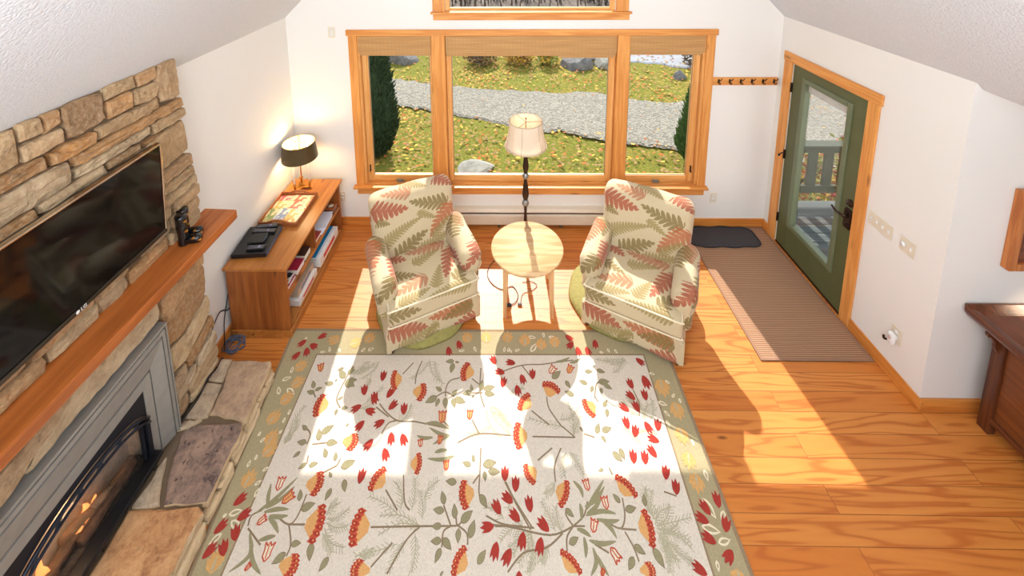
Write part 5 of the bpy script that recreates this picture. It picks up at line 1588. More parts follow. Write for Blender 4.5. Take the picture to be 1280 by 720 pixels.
# rug motifs (metres on the floor)
RUG = {
  'C': [(-4.313,-1.893,-4.418,-1.894,0.138),(-4.122,-2.107,-4.014,-2.116,0.092),(-4.271,-2.332,-4.163,-2.331,0.111),(-4.194,-2.511,-4.083,-2.51,0.155),(-3.813,-2.526,-3.926,-2.52,0.15),(-4.265,-2.67,-4.156,-2.689,0.093),(-3.757,-2.691,-3.867,-2.685,0.072),(-3.812,-1.705,-3.897,-1.725,0.139),(-3.703,-1.792,-3.6,-1.803,0.115),(-3.253,-1.66,-3.36,-1.641,0.132),(-2.856,-2.064,-2.955,-2.065,0.143),(-3.777,-2.335,-3.86,-2.284,0.124),(-3.63,-2.227,-3.555,-2.222,0.105),(-3.206,-2.363,-3.299,-2.38,0.129),(-2.809,-2.246,-2.881,-2.287,0.105),(-3.225,-2.672,-3.298,-2.633,0.117),(-2.683,-1.819,-2.638,-1.719,0.129),(-2.82,-1.89,-2.896,-1.833,0.127),(-2.348,-1.868,-2.428,-1.909,0.119),(-2.689,-2.34,-2.616,-2.377,0.129),(-2.283,-2.361,-2.226,-2.297,0.136),(-2.226,-2.508,-2.137,-2.507,0.148),(-2.673,-2.678,-2.63,-2.625,0.125),(-2.273,-2.674,-2.186,-2.673,0.061)],
  'T': [(-4.697,-1.402,-4.74,-1.456),(-4.609,-1.393,-4.549,-1.353),(-4.649,-1.44,-4.573,-1.476),(-4.666,-1.47,-4.633,-1.543),(-4.702,-1.504,-4.73,-1.553),(-4.065,-1.826,-4.083,-1.771),(-4.007,-1.819,-3.968,-1.869),(-4.064,-1.891,-4.124,-1.926),(-4.028,-1.919,-3.958,-1.936),(-4.013,-1.986,-4.048,-2.034),(-3.917,-2.095,-3.947,-2.135),(-4.676,-2.439,-4.628,-2.39),(-4.615,-2.501,-4.558,-2.462),(-4.714,-2.561,-4.674,-2.509),(-4.566,-2.588,-4.593,-2.545),(-4.595,-2.647,-4.645,-2.578),(-4.713,-2.659,-4.68,-2.61),(-3.936,-2.332,-3.933,-2.253),(-3.971,-1.873,-3.993,-1.819),(-3.893,-1.842,-3.862,-1.781),(-3.859,-1.918,-3.814,-1.865),(-3.741,-1.95,-3.753,-1.871),(-3.867,-1.984,-3.928,-2.017),(-3.805,-2.053,-3.789,-2.114),(-3.728,-2.062,-3.698,-2.113),(-3.959,-1.726,-3.963,-1.661),(-3.406,-1.398,-3.387,-1.443),(-3.483,-1.452,-3.47,-1.496),(-3.829,-2.144,-3.806,-2.187),(-3.012,-2.31,-3.011,-2.248),(-2.946,-2.36,-2.943,-2.292),(-2.963,-2.409,-3.034,-2.361),(-3.039,-2.461,-3.078,-2.402),(-2.923,-2.49,-2.986,-2.437),(-3.076,-2.51,-3.159,-2.519),(-2.857,-2.451,-2.869,-2.38),(-3.059,-2.572,-3.078,-2.644),(-2.978,-2.599,-3.024,-2.666),(-2.936,-2.681,-2.937,-2.713),(-2.754,-2.529,-2.821,-2.47),(-2.904,-2.53,-2.917,-2.581),(-2.802,-2.551,-2.817,-2.6),(-2.922,-1.583,-2.993,-1.57),(-2.882,-1.664,-2.864,-1.722),(-2.794,-1.702,-2.789,-1.629),(-2.92,-1.741,-2.908,-1.797),(-3.079,-1.591,-3.108,-1.543),(-3.008,-1.658,-3.057,-1.645),(-3.029,-1.761,-3.015,-1.704),(-2.487,-1.343,-2.454,-1.374),(-2.428,-1.404,-2.489,-1.457),(-2.405,-1.442,-2.399,-1.493),(-2.244,-1.38,-2.248,-1.433),(-2.331,-1.441,-2.313,-1.5),(-2.037,-1.764,-2.05,-1.695),(-2.039,-1.836,-2.089,-1.783),(-1.962,-1.841,-1.958,-1.769),(-2.107,-1.912,-2.154,-1.872),(-2.038,-1.917,-2.053,-1.86),(-2.018,-1.971,-2.001,-2.014),(-1.944,-2.029,-1.923,-1.97),(-2.145,-2.02,-2.15,-1.973),(-2.116,-2.067,-2.092,-2.009),(-1.954,-2.09,-2.002,-2.07),(-1.945,-1.532,-1.901,-1.573),(-1.929,-1.661,-1.911,-1.769),(-1.988,-2.29,-1.967,-2.237),(-1.949,-2.362,-1.929,-2.298),(-2.166,-2.212,-2.155,-2.156),(-2.092,-2.216,-2.078,-2.155),(-2.004,-2.178,-2.033,-2.125),(-1.715,-2.419,-1.707,-2.371),(-1.779,-2.451,-1.81,-2.393),(-1.804,-2.482,-1.864,-2.452),(-1.73,-2.521,-1.696,-2.465),(-1.803,-2.565,-1.859,-2.533),(-1.727,-2.592,-1.791,-2.639),(-1.911,-2.686,-1.956,-2.657)],
  'O': [(-4.466,-1.659,-4.492,-1.598),(-4.44,-2.367,-4.441,-2.299),(-4.382,-2.424,-4.329,-2.375),(-4.482,-2.518,-4.443,-2.484),(-4.358,-2.665,-4.359,-2.589),(-4.447,-2.698,-4.428,-2.672),(-3.458,-1.997,-3.462,-1.919),(-3.264,-1.973,-3.262,-1.912),(-3.459,-2.12,-3.454,-2.07),(-3.583,-2.136,-3.592,-2.092),(-3.392,-2.257,-3.399,-2.206),(-2.658,-1.655,-2.61,-1.601),(-2.511,-1.653,-2.474,-1.593),(-2.49,-2.347,-2.501,-2.291),(-2.394,-2.431,-2.401,-2.371),(-2.5,-2.53,-2.478,-2.474),(-2.412,-2.589,-2.376,-2.642),(-2.487,-2.695,-2.471,-2.67)],
  'Y': [(-4.684,-1.647,-4.621,-1.599),(-4.655,-1.764,-4.59,-1.725),(-4.671,-1.891,-4.632,-1.838),(-4.693,-2.02,-4.668,-1.959),(-4.638,-2.142,-4.621,-2.082),(-4.415,-1.422,-4.506,-1.384),(-4.316,-1.444,-4.276,-1.429),(-4.186,-1.428,-4.157,-1.374),(-4.629,-2.2,-4.596,-2.152),(-4.663,-2.361,-4.646,-2.274),(-4.625,-2.713,-4.628,-2.694),(-3.299,-1.412,-3.333,-1.366),(-3.164,-1.419,-3.166,-1.372),(-2.984,-1.417,-2.983,-1.363),(-2.835,-1.438,-2.832,-1.385),(-2.843,-1.446,-2.84,-1.393),(-2.705,-1.474,-2.698,-1.399),(-2.591,-1.451,-2.585,-1.398),(-1.807,-1.686,-1.812,-1.81),(-1.76,-1.845,-1.755,-1.958),(-1.785,-2.001,-1.787,-2.093),(-1.783,-2.142,-1.806,-2.208),(-1.785,-2.253,-1.804,-2.331),(-1.735,-2.661,-1.744,-2.687)],
  'W': [(-4.538,-1.506,-4.494,-1.505),(-4.457,-1.505,-4.478,-1.461),(-4.708,-1.378,-4.705,-1.417),(-4.699,-1.674,-4.705,-1.62),(-4.743,-1.727,-4.679,-1.7),(-4.673,-1.783,-4.597,-1.825),(-4.712,-1.826,-4.747,-1.771),(-4.578,-1.958,-4.578,-1.919),(-4.591,-2.008,-4.591,-1.97),(-4.59,-2.071,-4.569,-2.05),(-4.724,-2.088,-4.717,-2.057),(-4.691,-2.123,-4.665,-2.092),(-4.191,-1.502,-4.174,-1.465),(-4.142,-1.495,-4.099,-1.465),(-4.395,-1.475,-4.369,-1.504),(-4.697,-2.257,-4.698,-2.215),(-4.666,-2.219,-4.673,-2.186),(-4.588,-2.274,-4.554,-2.251),(-4.6,-2.344,-4.563,-2.318),(-4.566,-2.402,-4.561,-2.352),(-4.678,-2.479,-4.604,-2.458),(-4.645,-2.505,-4.566,-2.538),(-4.664,-2.557,-4.716,-2.604),(-4.652,-2.614,-4.606,-2.661),(-4.708,-2.49,-4.686,-2.475),(-4.199,-1.502,-4.174,-1.465),(-4.147,-1.48,-4.105,-1.472),(-3.39,-1.488,-3.339,-1.48),(-3.267,-1.45,-3.242,-1.494),(-3.014,-1.492,-3.007,-1.447),(-2.97,-1.469,-2.948,-1.498),(-2.985,-1.491,-2.969,-1.454),(-2.926,-1.484,-2.881,-1.468),(-2.808,-1.362,-2.74,-1.369),(-2.794,-1.49,-2.737,-1.415),(-2.675,-1.321,-2.672,-1.368),(-2.633,-1.36,-2.559,-1.375),(-2.229,-1.484,-2.195,-1.491),(-2.156,-1.454,-2.143,-1.491),(-2.099,-1.461,-2.08,-1.498),(-2.229,-1.484,-2.195,-1.491),(-1.876,-1.647,-1.83,-1.654),(-1.77,-1.698,-1.739,-1.724),(-1.762,-1.816,-1.732,-1.791),(-1.711,-1.821,-1.713,-1.856),(-1.878,-1.846,-1.815,-1.869),(-1.854,-1.903,-1.824,-1.942),(-1.864,-1.964,-1.847,-2.002),(-1.729,-2.073,-1.729,-2.113),(-1.72,-2.235,-1.721,-2.296),(-1.795,-2.372,-1.754,-2.466),(-1.692,-2.427,-1.729,-2.488),(-1.858,-2.497,-1.756,-2.522),(-1.793,-2.565,-1.715,-2.55),(-1.835,-2.63,-1.844,-2.675)],
  'L': [(-4.468,-1.781,-4.5,-1.724),(-4.456,-1.793,-4.403,-1.774),(-4.448,-1.812,-4.514,-1.8),(-4.256,-1.709,-4.323,-1.644),(-4.242,-1.728,-4.196,-1.778),(-4.242,-1.728,-4.156,-1.715),(-4.292,-1.63,-4.341,-1.651),(-4.226,-1.656,-4.195,-1.643),(-4.331,-1.748,-4.402,-1.743),(-4.318,-1.71,-4.322,-1.736),(-4.254,-1.858,-4.223,-1.834),(-4.239,-1.916,-4.234,-1.961),(-4.208,-1.91,-4.156,-1.909),(-4.401,-2.048,-4.447,-2.017),(-4.368,-2.12,-4.437,-2.115),(-4.287,-2.109,-4.318,-2.037),(-4.292,-2.068,-4.219,-2.015),(-4.234,-2.118,-4.154,-2.118),(-4.133,-2.025,-4.116,-2.003),(-4.387,-2.169,-4.425,-2.203),(-4.317,-2.23,-4.361,-2.262),(-4.2,-2.2,-4.234,-2.148),(-4.133,-2.219,-4.148,-2.167),(-4.086,-2.25,-3.999,-2.212),(-4.299,-2.243,-4.241,-2.229),(-4.124,-2.3,-4.152,-2.273),(-4.041,-2.308,-4.012,-2.371),(-4.104,-2.351,-4.123,-2.413),(-4.277,-2.415,-4.298,-2.358),(-4.254,-2.451,-4.174,-2.422),(-4.242,-2.595,-4.183,-2.591),(-4.128,-2.587,-4.104,-2.662),(-4.003,-2.641,-4.038,-2.7),(-4.25,-2.63,-4.313,-2.674),(-3.418,-1.567,-3.489,-1.574),(-3.41,-1.574,-3.373,-1.58),(-3.423,-1.581,-3.435,-1.662),(-3.487,-1.79,-3.539,-1.76),(-3.515,-1.827,-3.601,-1.869),(-3.5,-1.839,-3.518,-1.897),(-3.455,-1.832,-3.445,-1.908),(-3.409,-1.82,-3.367,-1.777),(-3.401,-1.838,-3.374,-1.901),(-3.387,-1.837,-3.298,-1.866),(-3.258,-1.788,-3.268,-1.738),(-3.257,-1.794,-3.33,-1.807),(-3.243,-1.812,-3.254,-1.836),(-3.191,-1.787,-3.181,-1.705),(-3.171,-1.775,-3.083,-1.755),(-3.163,-1.799,-3.082,-1.811),(-4.244,-1.683,-4.212,-1.616),(-4.244,-1.722,-4.16,-1.766),(-4.025,-2.24,-4.005,-2.213),(-3.317,-2.317,-3.391,-2.309),(-3.382,-2.421,-3.407,-2.356),(-3.378,-2.449,-3.449,-2.442),(-3.31,-2.483,-3.323,-2.413),(-3.276,-2.498,-3.206,-2.443),(-3.385,-2.514,-3.448,-2.514),(-3.285,-2.52,-3.283,-2.585),(-3.219,-2.563,-3.193,-2.482),(-3.377,-2.572,-3.443,-2.576),(-3.373,-2.561,-3.316,-2.609),(-3.378,-2.6,-3.404,-2.661),(-3.167,-2.661,-3.12,-2.604),(-3.167,-2.37,-3.12,-2.434),(-3.232,-2.232,-3.292,-2.214),(-3.216,-2.214,-3.225,-2.171),(-3.157,-2.227,-3.064,-2.212),(-3.144,-2.258,-3.136,-2.311),(-3.121,-2.258,-3.04,-2.262),(-3.368,-2.705,-3.351,-2.686),(-2.282,-1.625,-2.216,-1.644),(-2.288,-1.716,-2.198,-1.709),(-2.25,-1.728,-2.192,-1.765),(-2.276,-1.754,-2.281,-1.803),(-2.54,-1.706,-2.508,-1.762),(-2.489,-1.811,-2.558,-1.781),(-2.335,-1.742,-2.359,-1.791),(-2.373,-1.73,-2.437,-1.705),(-2.376,-1.639,-2.313,-1.638),(-2.287,-1.885,-2.25,-1.838),(-2.264,-1.896,-2.277,-1.952),(-2.484,-2.008,-2.465,-2.039),(-2.375,-2.049,-2.342,-1.985),(-2.334,-2.033,-2.261,-2.011),(-2.34,-2.059,-2.319,-2.099),(-2.642,-1.694,-2.565,-1.634),(-2.646,-2.429,-2.598,-2.468),(-2.647,-2.578,-2.586,-2.549),(-2.305,-2.402,-2.343,-2.358),(-2.287,-2.433,-2.214,-2.421),(-2.159,-2.416,-2.15,-2.356),(-2.278,-2.577,-2.219,-2.614),(-2.291,-2.622,-2.336,-2.675),(-2.17,-2.586,-2.134,-2.666),(-2.371,-2.241,-2.407,-2.251),(-2.289,-2.147,-2.234,-2.203),(-2.236,-2.127,-2.219,-2.194)],
  'K': [(-4.519,-2.473,-4.428,-2.4,-4.342,-2.302),(-4.467,-2.449,-4.401,-2.408,-4.338,-2.345),(-4.47,-2.465,-4.4,-2.452,-4.325,-2.451),(-4.429,-2.48,-4.372,-2.485,-4.316,-2.479),(-4.43,-2.487,-4.377,-2.517,-4.336,-2.553),(-4.434,-2.583,-4.389,-2.572,-4.346,-2.564),(-4.457,-2.449,-4.482,-2.393,-4.497,-2.334),(-4.459,-2.612,-4.422,-2.665,-4.352,-2.71),(-4.503,-2.555,-4.453,-2.639,-4.532,-2.706),(-3.583,-2.003,-3.496,-1.997,-3.397,-2.033),(-3.392,-2.069,-3.462,-2.06,-3.542,-2.024),(-3.508,-2.081,-3.568,-2.086,-3.62,-2.072),(-3.398,-2.075,-3.445,-2.09,-3.501,-2.121),(-3.349,-2.182,-3.429,-2.202,-3.524,-2.198),(-3.4,-2.149,-3.448,-2.155,-3.482,-2.165),(-2.598,-1.566,-2.54,-1.559,-2.478,-1.53),(-2.485,-1.572,-2.441,-1.565,-2.392,-1.536),(-2.576,-2.301,-2.538,-2.339,-2.529,-2.38),(-2.523,-2.436,-2.456,-2.371,-2.383,-2.294),(-2.526,-2.42,-2.449,-2.387,-2.385,-2.325),(-2.521,-2.451,-2.468,-2.427,-2.414,-2.379),(-2.528,-2.459,-2.428,-2.439,-2.345,-2.449),(-2.467,-2.474,-2.396,-2.484,-2.331,-2.476),(-2.429,-2.488,-2.392,-2.51,-2.367,-2.553),(-2.591,-2.516,-2.551,-2.527,-2.514,-2.548),(-2.556,-2.548,-2.553,-2.59,-2.561,-2.631),(-2.528,-2.562,-2.459,-2.575,-2.375,-2.564),(-2.513,-2.59,-2.505,-2.644,-2.545,-2.696),(-2.499,-2.617,-2.478,-2.657,-2.448,-2.695),(-2.557,-2.475,-2.55,-2.436,-2.555,-2.405)],
  'S': [(-4.325,-2.188,-4.315,-2.234),(-4.248,-2.382,-4.257,-2.478,-4.292,-2.516,-4.371,-2.487),(-4.292,-2.516,-4.197,-2.515),(-4.292,-2.516,-4.242,-2.595,-4.244,-2.643),(-4.531,-2.526,-4.536,-2.481,-4.485,-2.457),(-4.526,-2.534,-4.414,-2.601),(-4.113,-2.241,-4.191,-2.278),(-4.103,-2.204,-4.113,-2.241),(-4.428,-1.842,-4.467,-1.8),(-4.363,-2.13,-4.366,-2.069,-4.423,-2.028),(-4.228,-1.609,-4.251,-1.722,-4.266,-1.846,-4.215,-1.91),(-4.327,-2.129,-4.234,-2.118),(-3.663,-1.988,-3.623,-1.993,-3.404,-2.028),(-3.663,-1.988,-3.778,-1.984,-3.868,-1.935,-3.936,-1.878),(-3.778,-1.984,-3.837,-2,-3.87,-2.064),(-3.955,-1.901,-3.847,-1.962),(-3.355,-1.694,-3.429,-1.714,-3.457,-1.765,-3.455,-1.826),(-3.522,-1.827,-3.459,-1.796,-3.389,-1.826),(-3.199,-1.62,-3.197,-1.787,-3.159,-1.894),(-3.264,-1.7,-3.207,-1.738),(-3.257,-1.8,-3.176,-1.799),(-3.677,-1.569,-3.702,-1.665,-3.7,-1.742),(-3.746,-1.584,-3.812,-1.672),(-3.189,-2.057,-3.245,-1.973),(-3.405,-2.017,-3.447,-1.986),(-2.967,-2.065,-3.189,-2.057,-3.333,-2.109),(-3.804,-2.522,-3.511,-2.515,-3.333,-2.512,-3.291,-2.509),(-3.76,-2.356,-3.664,-2.448),(-3.665,-2.282,-3.63,-2.408,-3.589,-2.447),(-3.511,-2.515,-3.582,-2.574,-3.66,-2.702),(-3.756,-2.678,-3.661,-2.585),(-3.387,-2.422,-3.333,-2.509),(-3.305,-2.475,-3.291,-2.509,-3.242,-2.467),(-3.291,-2.509,-3.236,-2.541,-3.227,-2.587),(-3.333,-2.513,-3.372,-2.536,-3.373,-2.599),(-3.173,-2.137,-3.173,-2.259,-3.172,-2.371,-3.138,-2.411),(-3.215,-2.321,-3.178,-2.277),(-3.006,-2.31,-2.952,-2.393,-2.851,-2.515),(-3.125,-2.466,-3.018,-2.502,-2.841,-2.515),(-3.071,-2.51,-2.913,-2.509),(-2.696,-1.819,-2.685,-1.9,-2.604,-2.015),(-2.815,-1.913,-2.696,-2),(-2.526,-2.071,-2.82,-2.069),(-2.526,-2.071,-2.603,-2.009),(-2.339,-1.827,-2.305,-1.729,-2.261,-1.716),(-2.391,-2.069,-2.461,-2.05),(-2.318,-1.851,-2.337,-1.815),(-3.029,-1.645,-2.872,-1.596,-2.715,-1.588),(-2.872,-1.596,-2.794,-1.695),(-2.037,-1.764,-2.02,-1.859,-2.045,-1.939),(-2.715,-1.588,-2.453,-1.551),(-2.64,-2.429,-2.645,-2.46,-2.61,-2.505),(-2.61,-2.505,-2.653,-2.549,-2.662,-2.605),(-2.61,-2.505,-2.539,-2.459,-2.505,-2.396),(-2.542,-2.504,-2.61,-2.505),(-3.113,-2.503,-2.976,-2.513,-2.75,-2.543,-2.61,-2.505),(-3.012,-2.31,-2.963,-2.385,-2.862,-2.523),(-2.677,-2.535,-2.776,-2.593,-2.908,-2.615,-2.999,-2.688),(-2.288,-2.378,-2.294,-2.457,-2.33,-2.51,-2.389,-2.495),(-2.331,-2.513,-2.243,-2.516),(-2.313,-2.524,-2.281,-2.587,-2.268,-2.641),(-2.165,-2.572,-2.177,-2.607),(-2.334,-2.232,-2.32,-2.268),(-2.632,-2.132,-2.686,-2.226,-2.69,-2.306),(-2.692,-2.132,-2.794,-2.2),(-2.5,-2.576,-2.427,-2.61),(-1.95,-2.366,-2.02,-2.346)],
  'F': [(-3.62,-1.569,-3.735,-1.704),(-3.576,-1.568,-3.512,-1.715),(-3.622,-1.555,-3.481,-1.74),(-4.096,-1.573,-4.193,-1.669),(-4.024,-1.572,-4.124,-1.708),(-3.12,-1.882,-2.979,-2.055),(-3.146,-1.905,-3.041,-2.076),(-3.106,-1.927,-2.966,-2.013),(-3.104,-2.014,-3.264,-2.058),(-4.082,-1.914,-3.959,-1.843),(-3.774,-2,-3.697,-1.887),(-4.041,-1.879,-3.94,-1.77),(-3.511,-2.515,-3.765,-2.473),(-3.506,-2.485,-3.541,-2.358),(-3.51,-2.407,-3.437,-2.306),(-3.511,-2.515,-3.752,-2.554),(-3.536,-2.545,-3.526,-2.694),(-3.63,-2.588,-3.858,-2.639),(-3.648,-2.471,-3.857,-2.386),(-3.592,-2.574,-3.652,-2.696),(-3.578,-2.447,-3.587,-2.298),(-3.643,-2.448,-3.708,-2.317),(-2.913,-2.509,-3.039,-2.568),(-2.893,-2.516,-2.988,-2.595),(-2.852,-2.53,-2.94,-2.655),(-2.863,-2.537,-2.883,-2.687),(-3.018,-2.48,-3.126,-2.427),(-2.603,-2.009,-2.838,-1.958),(-2.537,-2.061,-2.542,-1.853),(-2.622,-1.967,-2.471,-1.898),(-2.537,-2.061,-2.466,-1.943),(-3.107,-1.882,-2.98,-2.065),(-3.055,-1.904,-2.966,-2.013),(-2.278,-1.542,-2.056,-1.568),(-2.162,-1.65,-2.048,-1.54),(-2.975,-1.809,-2.866,-1.759),(-2.045,-1.939,-2.134,-1.849),(-2.027,-1.961,-1.954,-1.859),(-2.091,-2.046,-1.956,-2.045),(-2.69,-2.306,-2.763,-2.366),(-2.599,-2.151,-2.63,-2.28),(-2.575,-2.15,-2.503,-2.269),(-2.127,-2.493,-2.013,-2.415),(-2.121,-2.507,-1.99,-2.491),(-2.127,-2.522,-2.039,-2.585),(-2.119,-2.529,-2.1,-2.639),(-2.119,-2.47,-2.137,-2.335),(-2.129,-2.47,-2.096,-2.342),(-2.114,-2.543,-2.046,-2.639),(-2.677,-2.535,-2.704,-2.422),(-2.717,-2.528,-2.789,-2.399),(-2.904,-2.523,-2.996,-2.425),(-2.852,-2.53,-2.969,-2.622),(-2.806,-2.593,-2.883,-2.687),(-2.764,-2.579,-2.811,-2.647),(-2.124,-2.5,-2.005,-2.407),(-2.114,-2.5,-1.899,-2.46),(-2.119,-2.515,-1.951,-2.556),(-2.111,-2.522,-2.06,-2.626),(-2.093,-2.529,-1.953,-2.584),(-2.124,-2.47,-2.129,-2.326),(-2.083,-2.557,-2.11,-2.678),(-2.054,-2.585,-1.977,-2.638),(-4.08,-2.491,-3.958,-2.443),(-4.074,-2.506,-3.941,-2.52),(-4.075,-2.529,-3.931,-2.606),(-4.076,-2.551,-3.994,-2.627),(-3.84,-2.632,-3.764,-2.618),(-4.086,-2.476,-4.043,-2.421),(-4.63,-2.707,-4.606,-2.667),(-4.515,-2.07,-4.484,-1.895),(-4.498,-2.081,-4.494,-1.985),(-4.174,-1.682,-4.059,-1.6),(-4.058,-1.694,-4.076,-1.771),(-4.235,-1.67,-4.097,-1.615),(-4.521,-2.131,-4.503,-2.07),(-2.217,-1.556,-2.041,-1.54),(-2.166,-1.583,-2.03,-1.554),(-2.043,-1.871,-2.088,-1.801),(-2.008,-1.96,-2.019,-1.836),(-1.97,-1.96,-1.914,-1.835),(-2.08,-2.106,-2.172,-2.005)],
}
# ------------------------------------------------------------------ rug
rug_poly = [(-4.856, -1.302), (-4.665, -3.85), (-1.66, -3.85), (-1.657, -1.290)]
RT = 0.010
k = MB()
k.prism(rug_poly, 0.0, RT, 'z', 2)
def lerp_quad(ins):
    a, b_, c, d = rug_poly
    return [(a[0] + ins, a[1] - ins), (b_[0] + ins, b_[1] + ins), (c[0] - ins, c[1] + ins), (d[0] - ins, d[1] - ins)]
ZC = [0]
def flat(poly, z, m):
    ZC[0] += 1
    z += ZC[0] % 977 * 2.2e-7
    area = sum(poly[i][0] * poly[(i + 1) % len(poly)][1] - poly[(i + 1) % len(poly)][0] * poly[i][1] for i in range(len(poly)))
    if area < 0:
        poly = poly[::-1]
    k.add([(x, y, z) for x, y in poly], [tuple(range(len(poly)))], m)
flat(lerp_quad(0.022), RT + 0.0004, 1)
flat([(-4.562, -1.518), (-4.578, -3.62), (-1.876, -3.62), (-1.864, -1.496)], RT + 0.0008, 2)
flat([(-4.551, -1.530), (-4.566, -3.608), (-1.888, -3.608), (-1.876, -1.508)], RT + 0.0012, 0)
ZL = {'F': 0.0016, 'S': 0.0019, 'K': 0.0022, 'L': 0.0022, 'O': 0.0025, 'Y': 0.0025, 'W': 0.0025, 'T': 0.0028, 'C': 0.0028}
rnd = random.Random(77)
def unit(x0, y0, x1, y1):
    L = math.hypot(x1 - x0, y1 - y0) + 1e-9
    return L, (x1 - x0) / L, (y1 - y0) / L
def petal(x0, y0, x1, y1, w, z, m, n=6, sharp=0.8, jag=0.0):
    L, dx, dy = unit(x0, y0, x1, y1)
    A, B = [], []
    for i in range(n + 1):
        t = i / n
        ww = w * 0.5 * (math.sin(PI * t ** sharp)) * (1 + (rnd.uniform(-jag, jag) if 0 < i < n else 0))
        A.append((x0 + dx * L * t - dy * ww, y0 + dy * L * t + dx * ww))
        B.append((x0 + dx * L * t + dy * ww, y0 + dy * L * t - dx * ww))
    flat(A[:1] + B[1:-1] + [A[-1]] + A[1:-1][::-1], z, m)
def ribbon(pts, w, z, m, taper=False, kk=5):
    P = smooth_path([(x, y, 0) for x, y in pts], kk) if len(pts) > 2 else [Vector((x, y, 0)) for x, y in pts]
    A, B = [], []
    N = len(P)
    for i in range(N):
        d = P[min(i + 1, N - 1)] - P[max(i - 1, 0)]
        if d.length < 1e-9:
            continue
        d.normalize()
        ww = w * 0.5 * ((math.sin(PI * (0.08 + 0.88 * i / (N - 1))) if taper else 1))
        A.append((P[i].x - d.y * ww, P[i].y + d.x * ww))
        B.append((P[i].x + d.y * ww, P[i].y - d.x * ww))
    for i in range(len(A) - 1):
        flat([A[i], B[i], B[i + 1], A[i + 1]], z, m)
def outline(poly, w, z, m):
    for i in range(len(poly)):
        ribbon([poly[i], poly[(i + 1) % len(poly)]], w, z, m)

